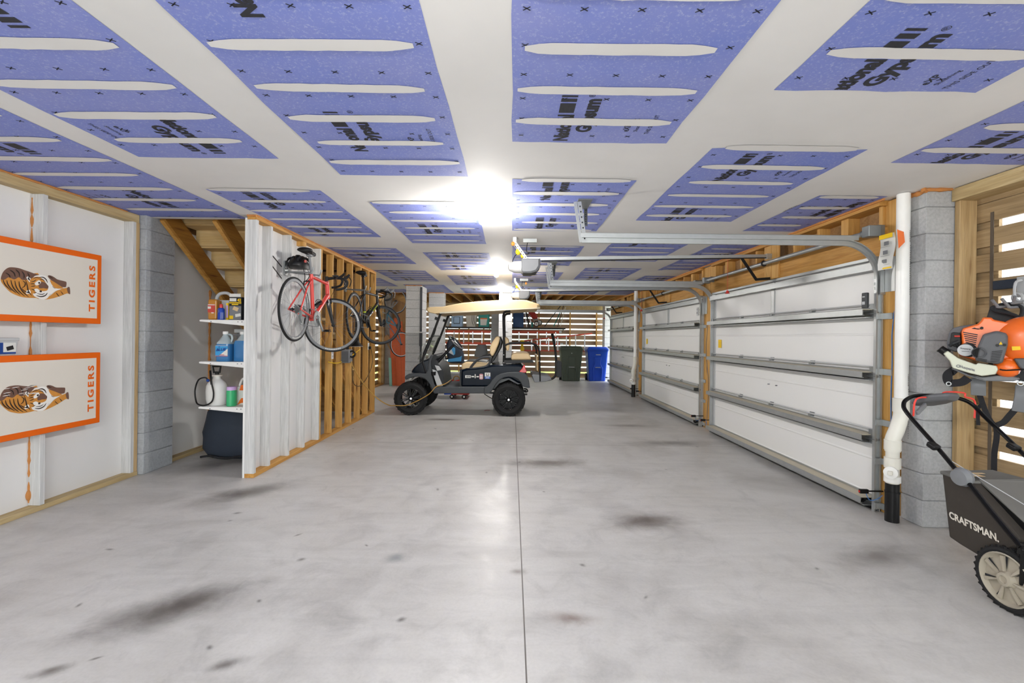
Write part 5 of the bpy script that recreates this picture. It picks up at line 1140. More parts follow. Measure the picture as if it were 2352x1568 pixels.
# middle shelf
Zs = 1.129
for k, (px, yy, lab, lbl) in enumerate(((517.5,4.67,'blue washer fluid jug with a front label reading BLUE on the middle shelf',True),(557,4.72,'plain blue washer fluid jug beside the labelled one on the middle shelf',False))):
    x = at(px,828,yy).x; t = thing('washer_fluid_jug', lab, 'jug', (x,yy,Zs), 0, 'blue washer fluid jugs'); w, d, h = .135, .12, .285
    m = MB(); jugbody(m, x, yy, Zs, w, d, h); b = build('bottle', m, 'clear_jug', t, ang=50)
    m = MB(); jugbody(m, x, yy, Zs-.001, w+.003, d+.003, h*(.72 if not k else .80)); 
    m = MB(); secs = []
    for tt, kk in ((0,.935),(.03,1.012),(.55,1.012),(.62,1.0)) if k == 0 else ((0,.935),(.03,1.012),(.55,1.012),(.66,.982),(.74,.86)): secs.append([(x+a,yy+bb_,Zs-.0006+h*tt) for a, bb_ in rrect(-w/2*kk,w/2*kk,-d/2*kk,d/2*kk,d/2*kk*.45,3)])
    m.loft(secs); build('fluid', m, 'blue_fluid', t, ang=50)
    build('cap', MB().lathe([(.026,.275),(.027,.295),(.025,.303),(0,.303)],(x,yy,Zs),(0,0,1),18), 'white_plain', t)
    m = MB(); m.tube(smooth([(x+.03,yy,Zs+.275),(x+.06,yy,Zs+.265),(x+.068,yy,Zs+.23),(x+.058,yy,Zs+.195)],5),.010,8); build('handle', m, 'clear_jug', t)
    if lbl:
        m = MB(); y_ = yy-d/2-.0025; m.box(x-.062,x+.062,y_-.001,y_,Zs+.055,Zs+.16); m.m = 1; m.box(x-.062,x+.062,y_-.0015,y_-.001,Zs+.157,Zs+.160).poly([(x+.062,y_-.0015,Zs+.13),(x+.062,y_-.0015,Zs+.058),(x-.02,y_-.0015,Zs+.062)]); m.m = 2; m.box(x-.062,x+.062,y_-.0016,y_-.001,Zs+.052,Zs+.057); m.box(x-.02,x+.03,y_-.0022,y_-.002,Zs+.064,Zs+.07)
        m.m = 3; m.text('BLUE', (x-.002,y_-.0025,Zs+.108), (1,0,.08),(0,0,1), .025, .05, .105, 'C', .3); m.text('X', (x-.035,y_-.0025,Zs+.138), (1,0,.08),(0,0,1), .018, .02, None, 'L', .3); build('label', m, ['label_blue','paper','label_red','ink_blue'], t)
t = thing('clear_bin', 'grey plastic bin behind the blue jugs on the middle shelf', 'bin', (-2.78,5.0,Zs)); build('bin', MB().box(-2.93,-2.64,4.86,5.12,Zs,Zs+.29), 'mid_grey', t, bevel=.01); build('lid', MB().box(-2.95,-2.632,4.85,5.13,Zs+.29,Zs+.33), 'light_grey', t, bevel=.006); build('rim', MB().box(-2.955,-2.632,4.845,5.135,Zs+.265,Zs+.278), 'mid_grey', t)
# bottom shelf
Zs = .677
p = at(495,925,4.68); x, yy = p.x, 4.70
t = thing('pump_sprayer', 'white pump sprayer with a black hose on the lowest shelf', 'sprayer', (x,yy,Zs))
m = MB(); secs = []
for z, r in ((0,.080),(.006,.088),(.06,.098),(.15,.101),(.20,.096),(.235,.078),(.258,.05),(.27,.036),(.30,.034)): secs.append([(x+r*math.cos(a),yy+r*.9*math.sin(a),Zs+z) for a in [2*pi*k/26 for k in range(26)]])
m.loft(secs); build('tank', m, 'sprayer', t, ang=60)
m = MB(); m.lathe([(.05,.296),(.05,.308),(.036,.312)],(x,yy,Zs),(0,0,1),20); build('collar', m, 'cream', t)
m = MB(); m.cyl((x,yy,Zs+.31),(x,yy,Zs+.335),.018,n=12); m.tube([(x-.035,yy,Zs+.335),(x+.025,yy,Zs+.335),(x+.035,yy,Zs+.395),(x-.045,yy,Zs+.395)],.011,8,closed=True); build('pump_handle', m, 'black', t)
build('hose_fitting', MB().ball((x-.06,yy-.05,Zs+.255),.016,12,8), 'ink_blue', t)
m = MB(); m.tube(smooth([(x-.065,yy-.05,Zs+.265),(x-.085,yy-.06,Zs+.285),(x-.15,yy-.06,Zs+.26),(x-.19,yy-.05,Zs+.16),(x-.175,yy-.06,Zs+.06),(x-.13,yy-.09,Zs+.018),(x-.05,yy-.105,Zs+.010),(x+.02,yy-.108,Zs+.05),(x+.035,yy-.106,Zs+.13),(x+.015,yy-.106,Zs+.23),(x-.01,yy-.09,Zs+.32)],6),.0075,7); build('hose', m, 'black', t)
m = MB(); m.beam((x+.012,yy-.104,Zs+.22),(x-.012,yy-.09,Zs+.36),.014,.014); build('wand', m, 'black', t)
p = at(530,929,4.64); x, yy = p.x, 4.655
t = thing('green_bottle', 'green bottle with a lilac cap on the lowest shelf', 'bottle', (x,yy,Zs)); m = MB(); m.lathe([(.050,0),(.055,.006),(.055,.150),(.052,.158),(.050,.165)],(x,yy,Zs),(0,0,1),26,sq=.8); build('bottle', m, 'green_bottle', t); build('cap', MB().lathe([(.052,.160),(.053,.186),(.048,.195),(0,.195)],(x,yy,Zs),(0,0,1),26,sq=.8), 'lilac', t)
m = MB(); a = [(x-.054*math.cos(q),yy-.0445*math.sin(q)) for q in (.05,.3,.55,.8)]; m.add([(a_[0]-.001,a_[1]-.001,Zs+z) for a_ in a for z in (.02,.145)], [(0,2,3,1),(2,4,5,3),(4,6,7,5)]); m.m = 1; m.add([(a_[0]-.0015,a_[1]-.0015,Zs+z) for a_ in a for z in (.04,.08)], [(0,2,3,1),(2,4,5,3),(4,6,7,5)]); build('label', m, ['paper','lilac'], t)
p = at(562,929,4.76); x, yy = p.x, 4.76
t = thing('orange_label_jug', 'white and orange jug with a handle at the right of the lowest shelf', 'jug', (x,yy,Zs)); m = MB(); m.prism(rrect(x-.06,x+.06,Zs,Zs+.19,.02),'y',yy-.04,yy+.05); m.tube(smooth([(x-.055,yy,Zs+.19),(x-.03,yy,Zs+.255),(x+.005,yy,Zs+.27),(x+.05,yy,Zs+.26)],5),.013,8); build('bottle', m, 'jug_white', t, bevel=.012); m = MB(); m.prism([(x-.03,Zs+.15),(x-.015,Zs+.205),(x+.06,Zs+.21),(x+.06,Zs+.15)],'y',yy-.045,yy-.04); m.prism([(x-.05,Zs+.002),(x-.03,Zs+.04),(x-.01,Zs+.07),(x+.06,Zs+.07),(x+.06,Zs+.03),(x-.01,Zs+.02)],'y',yy-.045,yy-.04); build('orange_print', m, 'jug_orange', t)
# covered thing on the closet floor
t = thing('covered_bundle', 'dark navy fabric cover over a squat bundle on the floor under the shelves', 'cover', (-3.12,5.45,0)); m = MB(); secs = []; rg = random.Random(9)
for z, kx, ky in ((.0,.80,.78),(.03,.90,.88),(.12,.99,.98),(.28,1,1),(.42,.97,.97),(.52,.94,.92),(.58,.84,.80),(.60,.55,.5)):
    Q = []
    for k in range(36):
        a = 2*pi*k/36; ca, sa_ = math.cos(a), math.sin(a); r = 1/(abs(ca)**3.2+abs(sa_)**3.2)**(1/3.2); w = 1+.018*math.sin(5*a+z*9)*(1.6-z)+.012*math.sin(11*a+z*17)
        Q.append((-3.10+.44*kx*r*w*ca, 5.42+.33*ky*r*w*sa_, z+(.012*math.sin(6*a) if .02<z<.5 else 0)))
    secs.append(Q)
m.loft(secs); build('fabric_cover', m, 'fabric_navy', t, ang=70)
m = MB(); m.tube(smooth([(-3.45+.1*k,5.42-.33*.98-.01+.006*math.sin(k*2.1),.035+.012*math.sin(k*1.7)) for k in range(8)],4),.012,6); build('drawstring_hem', m, 'fabric_black', t)
# ---------------------------------------------------------------- lawn mower, handle towards the back
mo = thing('lawn_mower', 'black push mower with grey wheels and lettered grass bag by the block column', 'lawn mower', (2.82,2.2,0))
def mower_wheel(x, y, s, R=.163):
    w = thing('mower_wheel', None, None, (x,y,R)); w.parent = mo; w.location = Vector((x,y,R))-mo.location; c = Vector((x,y,R)); A = Vector((s,0,0))
    m = MB(); m.lathe([(R-.028,-.004),(R-.018,.001),(R-.006,-.004),(R,-.012),(R,-.045),(R-.006,-.052),(R-.03,-.053),(R-.028,-.004)],c,A,40,caps=False)
    for k in range(30):
        a = 2*pi*k/30; d = Vector((0,math.cos(a),math.sin(a))); t = Vector((0,-math.sin(a),math.cos(a)))
        for q, o in ((-.018,.6),(-.040,-.6)): m.obox(c+d*(R+.001)+A*q, d*.010, (t+A*o).normalized()*.030, (A-t*o).normalized()*.010)
    build('tire', m, 'rubber', w, ang=30)
    m = MB(); m.lathe([(R-.028,-.002),(R-.034,.002),(R-.040,-.008),(R-.048,-.022),(.045,-.018),(.036,-.004),(.034,.006),(.020,.008),(.018,.0),(0,.0)],c,A,40,caps=False)
    for k in range(7):
        a = 2*pi*k/7+.5; d = Vector((0,math.cos(a),math.sin(a))); t = Vector((0,-math.sin(a),math.cos(a)))
        slab = [c+d*.04-A*.012+t*.003, c+d*.118-A*.016+t*.010, c+d*.118-A*.016-t*.010, c+d*.04-A*.012-t*.003]
        m.add(slab+[p+A*.010 for p in slab], [(0,1,2,3),(7,6,5,4),(0,4,5,1),(1,5,6,2),(2,6,7,3),(3,7,4,0)])
    build('wheel_disc', m, 'wheel_grey', w, ang=30)
    m = MB()
    for k in range(7):
        a = 2*pi*k/7+.62; d = Vector((0,math.cos(a),math.sin(a))); t = Vector((0,-math.sin(a),math.cos(a)))
        m.add([c+d*.05-A*.0165, c+d*.116-A*.0155+t*.009, c+d*.118-A*.0155-t*.006], [(0,1,2)])
    build('slot', m, 'charcoal', w)
    m = MB(); m.cyl(c-A*.06,c-A*.02,.02,n=12); build('axle', m, 'black', w)
wc = xw(2309,1322,2.62)
mower_wheel(2.615, wc.y, -1); mower_wheel(3.06, wc.y, 1); mower_wheel(2.62, wc.y-.72, -1, .115); mower_wheel(3.055, wc.y-.72, 1, .115)
m = MB(); y1 = wc.y+.08; secs = []
for z, i in ((.10,.0),(.12,-.005),(.22,.0),(.27,.03),(.29,.08)): secs.append([(2.68+i,y1-i*.5,z),(2.68+i,y1-.70,z),(2.74+i*.6,y1-.90+i,z),(2.94-i*.6,y1-.90+i,z),(3.0-i,y1-.70,z),(3.0-i,y1-i*.5,z)])
m.loft(secs); build('deck', m, 'black_gloss', mo, bevel=.01)
m = MB(); c = Vector((2.84,y1-.42,.28)); m.lathe([(.16,0),(.165,.06),(.15,.14),(.11,.19),(0,.20)],c,(0,0,1),28); m.box(2.72,2.96,y1-.34,y1-.20,.28,.42); build('engine', m, 'charcoal', mo, bevel=.01)
bag = [tuple(xw(px,py,2.64))[1:] for px, py in ((2160,1082),(2177,1233),(2200,1249),(2254,1282),(2335,1256),(2338,1235),(2222,1105))]
m = MB(); X0, X1 = 2.645, 3.02; n = len(bag); cy = sum(p[0] for p in bag)/n; cz = sum(p[1] for p in bag)/n
m.loft([[(x,cy+(y-cy)*k,cz+(z-cz)*k) for y, z in bag] for x, k in ((X0,.985),(X0+.01,1),(X0+.12,1.01),(X1-.1,1.01),(X1,.99))]); b = build('grass_bag', m, 'bag_dark', mo, bevel=.012)
ty, tz = bag[0]; fy, fz = bag[6]
m = MB(); m.add([(X0-.004,ty+.008,tz+.004),(X1-.05,ty+.012,tz+.012),(X1,fy-.02,fz+.012),(X0-.004,fy-.01,fz+.004)]+[(X0-.004,ty+.008,tz-.018),(X1-.05,ty+.012,tz-.014),(X1,fy-.02,fz-.012),(X0-.004,fy-.01,fz-.018)], [(0,1,2,3),(7,6,5,4),(0,4,5,1),(1,5,6,2),(2,6,7,3),(3,7,4,0)]); build('bag_top', m, 'bag_grey', mo, bevel=.008)
m = MB(); a, c_ = Vector((X0,fy,fz)), Vector((X0,wc.y-.06,.40)); slab3(m, [(X0+.06,fy,fz+.012),(X1,fy,fz+.016),(X1,wc.y-.12,.40),(X0+.06,wc.y-.12,.40)], .015); build('rear_door', m, 'bag_grey', mo)
m = MB(); m.prism([(fy,fz),(wc.y-.12,.40),(wc.y-.12,.28),(fy-.12,.30)],'x',X0+.06,X0+.075); build('side_cover', m, 'black', mo)
p0, p1 = xw(2181,1180,X0-.002), xw(2288,1232,X0-.002); d = (p1-p0); d.x = 0; up = Vector((0,d.z,-d.y)).normalized(); up = up if up.z > 0 else -up
m = MB(); m.text('CRAFTSMAN.', (X0-.0025,p0.y,p0.z-.022), d, Vector((0,.12,1)), .040, .035, d.length*1.06); build('bag_lettering', m, 'letter_white', mo)
m = MB()
for k in range(2): q = at(2232+14*k,1096+10*k,2.7); m.box(q.x-.05,q.x+.04,2.66+.02*k*0,2.70,tz+.0135,tz+.0145) if k == 0 else m.box(q.x-.04,q.x+.06,2.715,2.735,tz+.0135,tz+.0145)
build('warning_label', m, 'tan_vinyl', mo)
L = [xw(px,py,2.60) for px, py in ((2346,1256),(2280,1178),(2222,1105),(2200,1083),(2150,1024),(2085,950))]
c0 = Vector((2.615,L[-1].y+.05,L[-1].z+.055)); c1 = Vector((2.66,c0.y+.02,c0.z+.035)); c2 = Vector((2.75,c0.y+.04,c0.z+.055)); c3 = Vector((2.95,c0.y+.04,c0.z+.05))
Rr = [Vector((3.09,p.y,p.z)) for p in L]
c4 = Vector((3.04,c0.y+.02,c0.z+.03)); c5 = Vector((3.085,c0.y,c0.z-.005))
m = MB(); m.tube(smooth(L+[c0,c1,c2,c3,c4,c5]+Rr[::-1],4), .0125, 10); build('handle', m, 'black_gloss', mo)
cc = Vector((2.83,c0.y+.02,c0.z+.03)); m = MB(); m.loft([[(cc.x+sx*k+.0*z,cc.y+sy*k-.5*z,cc.z+z-.3*sy) for sx, sy in ((-.10,.05),(-.04,.07),(.07,.05),(.11,-.02),(.09,-.09),(.0,-.11),(-.08,-.04))] for z, k in ((-.035,.75),(-.02,1),(.015,1),(.03,.8))]); build('control_box', m, 'engine_grey', mo, bevel=.008)
m = MB(); m.beam(cc+Vector((-.07,-.02,-.03)),cc+Vector((-.17,-.07,-.08)),.018,.03); build('drive_lever', m, 'mid_grey', mo, bevel=.005)
m = MB(); B = [xw(2098,955,2.63),xw(2104,917,2.64),at(2135,912,c0.y),at(2160,908,c0.y),at(2172,900,c0.y),at(2214,902,c0.y),at(2217,911,c0.y),at(2234,916,c0.y),at(2240,928,c0.y),xw(2238,960,3.07)]; m.tube(smooth(B,4),.0055,7); build('bail_bar', m, 'cord_red', mo)
for i, x in ((4,2.60),(4,3.09)):
    q = Vector((x,L[i].y,L[i].z)); m = MB(); m.obox(q+Vector((-.015,0,.0)),(.05,0,0),(0,.05,.02),(0,-.01,.03)); build('fold_knob', m, 'black', mo, bevel=.008)
    q = Vector((x,L[2].y+.03,L[2].z+.015)); m = MB(); m.lathe([(.0,-.03),(.045,-.026),(.055,0),(.045,.026),(0,.03)],q,(1,.1,.1),20); build('height_clamp', m, 'mid_grey', mo)
m = MB(); m.tube([Vector((2.60,L[4].y-.05,L[4].z-.05)),Vector((2.84,y1-.30,.42))],.0025,5); build('starter_cord', m, 'light_grey', mo)
q = xw(2326,1122,2.9); m = MB(); P = [q+Vector((0,0,0)),q+Vector((.03,.0,.012)),q+Vector((.06,-.3,-.1)),q+Vector((.03,-.3,-.1))]; m.tube(P,.008,8,closed=True); build('lift_bar', m, 'cord_red', mo)
m = MB(); q = L[0]; m.beam(q+Vector((.01,.0,.0)),Vector((2.65,wc.y-.05,.17)),.02,.05); m.obox(q+Vector((.02,-.03,-.01)),(.05,0,0),(0,.10,0),(0,0,.06)); build('handle_bracket', m, 'black', mo, bevel=.006)
# ---------------------------------------------------------------- backpack blower hung on the slats
A_ = math.radians(-46); U = Vector((math.cos(A_),math.sin(A_),0)); W = Vector((-math.sin(A_),math.cos(A_),0)); O = Vector((3.075,3.0,0)); EYE = Vector((0,0,CH))
def bl(px, py, w):
    u, v = uv(px, py); d = Vector((u, FP, -v)); return EYE+d*(((O+W*w-EYE).dot(W))/d.dot(W))
def bq(x, y, w): return bl(2140+x/7.127, 640+y/7.127, w)
bw = thing('leaf_blower', 'orange and grey backpack leaf blower hung by its handle on the slatted wall', 'leaf blower', (3.1,3.0,1.1))
def solid(name, pts, w0, w1, mat, par=None, inset=.0, bevel=.010, seg=3, shift=1.0, q=bq):
    base = [q(x,y,w0) for x, y in pts]; D = W*(w1-w0); cen = sum(base, Vector())/len(base)
    m = MB(); k = len(pts)
    secs = [[cen+(p-cen)*(1-inset) for p in base], [p+D*.22 for p in base], [p+D for p in base]] if inset else [base, [p+D for p in base]]
    m.loft(secs); return build(name, m, mat, par or bw, bevel=bevel, seg=seg)
solid('orange_housing', [(470,870),(500,805),(640,765),(745,735),(800,680),(835,622),(985,626),(1010,660),(1240,705),(1400,715),(1430,780),(1530,860),(1640,1010),(1640,1290),(1340,1300),(1210,1330),(1150,1395),(700,1345),(440,1262),(432,1180),(482,1060)], .05, .24, 'husky', inset=.05)
solid('air_filter_cover', [(240,1060),(262,940),(300,850),(345,805),(480,768),(640,745),(735,742),(520,812),(480,870),(490,1060),(440,1185),(395,1205),(255,1150)], .09, .22, 'engine_grey', inset=.04)
solid('filter_opening', [(292,1080),(320,885),(360,875),(470,885),(482,1060),(430,1130),(370,1110)], .075, .10, 'black', bevel=.004)
m = MB(); m.tube([bq(295,1095,.06),bq(350,1060,.05),bq(440,1025,.06)],.012,8).tube([bq(400,1060,.06),bq(440,1130,.07)],.008,6); build('choke_lever', m, 'charcoal', bw)
solid('red_switch', [(365,925),(465,925),(465,955),(370,955)], .055, .075, 'red_dull', bevel=.003)
solid('muffler_cover', [(865,900),(1065,848),(1225,888),(1252,940),(1252,1085),(1165,1380),(1075,1398),(880,1372),(705,1335),(722,1270),(762,1080),(832,925)], -.04, .08, 'engine_grey', inset=.07)
m = MB(); c = bq(775,1212,-.035); m.lathe([(.036,.012),(.036,-.006),(.027,-.006),(.027,.02)],c,-W,22,caps=False); build('exhaust_ring', m, 'engine_grey', bw)
m = MB(); m.lathe([(0,.0),(.030,.0)],c+W*-.003,-W,22); build('exhaust_opening', m, 'black', bw)
m = MB()
for k in range(7): y = 1180+27*k; m.add([bq(985-4*k,y+8,-.047),bq(1160-8*k,y-8,-.047),bq(1160-8*k,y+4,-.047),bq(985-4*k,y+20,-.047)], [(0,1,2,3)])
for k in range(3): y = 1292+20*k; m.add([bq(735,y,-.047),bq(905,y+30,-.047),bq(905,y+40,-.047),bq(735,y+10,-.047)], [(0,1,2,3)])
build('cover_slots', m, 'black', bw, flat=True)
m = MB(); m.add([bq(1133,1025,-.047),bq(1100,1076,-.047),bq(1160,1076,-.047)], [(0,1,2)]); m.m = 1; m.add([bq(1131,1045,-.048),bq(1136,1045,-.048),bq(1136,1066,-.048),bq(1131,1066,-.048)], [(0,1,2,3)]); build('warning_triangle', m, ['yellow','ink'], bw, flat=True)
m = MB()
for x, y in ((1075,1090),(1190,1083)): m.lathe([(0,.003),(.009,.003),(.009,-.004)],bq(x,y,-.043),-W,10)
build('cover_screw', m, 'black', bw)
m = MB()
for k in range(6): y = 868+32*k; m.add([bq(515+8*k,y,.047),bq(755-6*k,y+42,.047),bq(752-6*k,y+58,.047),bq(515+8*k,y+16,.047)], [(0,1,2,3)])
build('vent_slots', m, 'charcoal', bw, flat=True)
solid('starter_recess', [(440,1130),(560,1050),(672,1090),(672,1275),(600,1285),(450,1225)], .040, .055, 'charcoal', bevel=.006)
m = MB(); c = bq(585,1165,.03); m.lathe([(.046,-.03),(.046,.0),(.040,.006),(0,.006)],c,-W,28); st = build('starter_cover', m, 'charcoal', bw); c = bq(552,1168,.012); m = MB(); m.lathe([(.0395,-.02),(.0395,.002),(0,.003)],c,-W,28); build('starter_label', m, 'light_grey', st)
m = MB(); m.text('Husqvarna', c-W*.004+Vector((0,0,.006)), U+Vector((0,0,-.12)), (0,0,1), .0085, .03, .05, 'C'); m.obox(c-W*.004+Vector((0,0,-.008)), U*.035, W*.001, (0,0,.002)); build('starter_lettering', m, 'ink', st, flat=True)
m = MB(); m.add([bq(650,815,.045),bq(800,765,.06),bq(900,800,.06),bq(760,830,.045)], [(0,1,2,3)]); build('top_recess', m, 'charcoal', bw, flat=True)
solid('top_bolt', [(785,800),(820,780),(850,795),(840,825),(800,828)], .03, .06, 'black', bevel=.003)
m = MB(); c = bq(1560,1010,.09); m.lathe([(.155,-.02),(.150,.02),(.125,.055),(.085,.075),(.04,.083),(0,.085)],c,-W,36); build('fan_dome', m, 'husky', bw)
solid('yellow_label', [(1310,1108),(1452,1104),(1458,1165),(1316,1172)], .005, .012, 'yellow', bevel=.0)
solid('fan_volute', [(1330,1300),(1640,1290),(1660,1480),(1520,1530),(1420,1440)], .02, .2, 'engine_grey', inset=.05)
m = MB(); m.ball(bq(1230,1450,.08),(.065,.065,.065),18,12); build('orange_elbow', m, 'husky', bw)
solid('orange_neck', [(1150,1390),(1215,1300),(1340,1300),(1350,1370),(1290,1400)], .04, .14, 'husky', bevel=.01)
# fuel tank with its maker's lettering
tk = [(2165.5,812),(2176,805),(2200,822),(2222,830),(2242,837),(2247,833),(2290,840),(2293.5,849),(2287,860),(2256,864),(2226,857),(2187,845),(2180,828)]
tank = solid('fuel_tank', tk, .0, .14, 'tank', inset=.03, q=bl, bevel=.006)
m = MB(); m.cyl(bl(2177,812,.06),bl(2160,801,.06),.027,.024,n=18); m.ring(bl(2160,801,.06),bl(2160,801,.06)-bl(2177,812,.06),.021,.006,18,6); build('tank_cap', m, 'black', bw)
a, b = bl(2206,844,-.004), bl(2239,852.5,-.004); m = MB(); m.text('Husqvarna', a, b-a, (0,0,1), .018, .03, (b-a).length); q = bl(2201,840.5,-.004); m.ring(q,-W,.008,.0022,14,4,.0005); build('tank_lettering', m, 'mid_grey', tank, flat=True)
solid('base_frame', [(2183,846),(2198,846),(2226,859),(2256,866),(2290,862),(2330,865),(2345,870),(2328,876),(2262,875),(2220,863)], .06, .32, 'mid_grey', q=bl, bevel=.008)
solid('back_plate', [(2262,742),(2274,704),(2284,700),(2300,706),(2330,720),(2352,728),(2375,735),(2375,880),(2340,874),(2300,868),(2270,840)], .26, .30, 'charcoal', q=bl, bevel=.006)
m = MB(); m.tube(smooth([bl(2284,712,.20),bl(2288,704,.20),bl(2305,698,.20),bl(2325,698,.20),bl(2345,704,.20),bl(2348,716,.20),bl(2342,728,.20),bl(2326,722,.20),bl(2300,716,.20)],4,True),.011,8,closed=True); build('carry_handle', m, 'charcoal', bw)
m = MB()
for k in range(12): m.cyl(bl(2335+4*(k%4),745+6*(k//4),.235),bl(2335+4*(k%4),745+6*(k//4),.225),.004,n=6)
for k in range(9): m.cyl(bl(2332+4*(k%3),845+6*(k//3),.23),bl(2332+4*(k%3),845+6*(k//3),.215),.005,n=6)
build('guard_holes', m, 'light_grey', bw)
def flat_strip(m, pts, w, th=.003):
    P = smooth([bl(*p) for p in pts], 5); L_ = []
    for i, p in enumerate(P):
        T = (P[min(i+1,len(P)-1)]-P[max(i-1,0)]).normalized(); s_ = T.cross(W).normalized()*(w/2)
        L_.append([p-s_-W*th,p+s_-W*th,p+s_+W*th,p-s_+W*th])
    m.loft(L_)
m = MB(); flat_strip(m, [(2246,868,.24),(2247,885,.22),(2247,908,.24)], .075, .012); build('shoulder_pad', m, 'mid_grey', bw, bevel=.004)
m = MB(); flat_strip(m, [(2347,885,.24),(2345,910,.22),(2338,945,.24)], .06, .012); build('shoulder_pad', m, 'mid_grey', bw, bevel=.004)
m = MB(); flat_strip(m, [(2250,906,.24),(2258,930,.24),(2266,950,.24),(2276,968,.24),(2288,982,.24),(2289,1005,.24),(2284,1040,.24),(2283,1084,.24)], .030); flat_strip(m, [(2333,938,.24),(2318,955,.24),(2304,970,.24),(2284,978,.24)], .034); flat_strip(m, [(2255,928,.25),(2247,938,.25),(2246,960,.25),(2247,976,.25)], .02)
flat_strip(m, [(2224,867,.1),(2212,876,.1),(2198,879,.1),(2180,878,.1),(2176,862,.1),(2188,852,.1),(2198,856,.1)], .05); build('harness_strap', m, 'fabric_black', bw)
m = MB(); m.ring(bl(2179,881,.09),-W,.012,.004,16,6); m.ring(bl(2344,880,.22),-W,.014,.004,16,6); build('harness_ring', m, 'galv', bw)
m = MB(); m.tube(smooth([bl(2296,848,.02),bl(2310,850,.02),bl(2352,848,.02),bl(2380,846,.02)],3),.005,6); build('throttle_cable', m, 'black', bw)
# rail with hooks above the blower
hk = thing('tool_rail', 'dark wall rail with grey hooks above the orange blower', 'tool rail', (3.455,3.1,1.7)); a, b = xw(2279,655,3.455), xw(2352,650,3.455)
m = MB(); m.box(3.455,3.474,2.3,a.y,a.z-.035,a.z+.03); build('rail', m, 'fabric_navy', hk, bevel=.006)
m = MB(); q = xw(2338,665,3.41); m.box(3.44,3.455,q.y-.035,q.y+.035,q.z-.05,q.z+.09); m.ring(q+Vector((0,0,-.055)),(1,0,.1),.030,.010,20,8); m.tube(smooth([q+Vector((0,-.02,.06)),q+Vector((-.05,-.03,.04)),q+Vector((-.06,-.04,-.06)),q+Vector((-.02,-.07,-.10))],4),.008,8); build('hook_holder', m, 'light_grey', hk)
for px, py, e in ((2279,689,(2297,705)),(2301,686,(2323,706)),(2331,680,(2327,696))):
    m = MB(); p = bl(px,py,.10); q = bl(e[0],e[1],.15); r = Vector((3.45,q.y+.05,q.z+.02)); m.tube(smooth([p,p.lerp(q,.6)+Vector((0,0,-.008)),q,r],5),.009,8); m.tube([r,Vector((3.452,r.y,a.z))],.007,6); build('prong', m, 'mid_grey', hk)
# ---------------------------------------------------------------- wheeled bins by the far wall
def bin_(px0, px1, ptop, pbase, mat, lab, mark):
    c = fl((px0+px1)/2, pbase); Y = c.y; w = (px1-px0)*Y/FP; h = at(px0,ptop,Y).z; x = c.x; d = .62
    t = thing('wheeled_bin', lab, 'bin', (x,Y+d/2,0), 0, 'wheeled bins by the far wall')
    m = MB(); secs = []
    for z, k in ((.0,.74),(.03,.77),(.45*h,.86),(.60*h,.90),(.62*h,.90),(.86*h,.96),(.87*h,.985),(.92*h,.99)): secs.append([(x+a,Y+d/2+b_,z) for a, b_ in rrect(-w/2*k,w/2*k,-d/2*k,d/2*k,.05,3)])
    m.loft(secs); build('body', m, mat, t, bevel=.004)
    m = MB(); z0 = .93*h; m.loft([[(x+a,Y+d/2-.02+b_,z) for a, b_ in rrect(-w/2*k,w/2*k,-d/2*k,d/2*k,.05,3)] for z, k in ((z0-.035,1.01),(z0,1.02),(z0+.03,.98),(h,.86))]); build('lid', m, mat, t, bevel=.006)
    m = MB(); f = Y+d/2-d/2*.88
    m.prism([(x-.15*w,.70*h),(x-.13*w,.50*h),(x-.24*w,.38*h),(x-.20*w,.03*h),(x-.16*w,.03*h),(x-.17*w,.36*h),(x+.17*w,.36*h),(x+.16*w,.03*h),(x+.20*w,.03*h),(x+.24*w,.38*h),(x+.13*w,.50*h),(x+.15*w,.70*h)],'y',f-.025,f+.06); build('front_moulding', m, mat, t, bevel=.008)
    m = MB(); m.box(x-.11*w,x+.11*w,f-.02,f+.0,.42*h,.49*h); build('catch_recess', m, 'black', t)
    m = MB(); m.cyl((x-.12*w,f-.035,.405*h),(x+.12*w,f-.035,.405*h),.014,n=10); build('catch_bar', m, 'alu', t)
    for s in (-1,1):
        m = MB(); m.cyl((x+s*w*.36,Y+d*.9,.11),(x+s*w*.46,Y+d*.9,.11),.11,n=20); build('wheel', m, 'black', t)
    m = MB(); m.tube([(x-.4*w,Y+d,.9*h),(x-.4*w,Y+d+.06,.95*h),(x+.4*w,Y+d+.06,.95*h),(x+.4*w,Y+d,.9*h)],.016,8); build('push_handle', m, mat, t)
    if mark:
        m = MB(); m.box(x-.10*w,x+.12*w,f-.031,f-.03,.765*h,.785*h); build('lettering', m, 'light_grey', t)
    else:
        m = MB(); m.lathe([(0,.004),(.016,.003)],(x,f-.028,.80*h),(0,-1,0),10); build('badge', m, 'light_grey', t)
bin_(1286.5,1339,794.5,875.5,'green_bin','dark green wheeled bin, left of the pair by the far wall',False)
bin_(1348.5,1397.5,796.5,875.5,'blue_bin','blue wheeled recycling bin, right of the pair beside the far garage door',True)
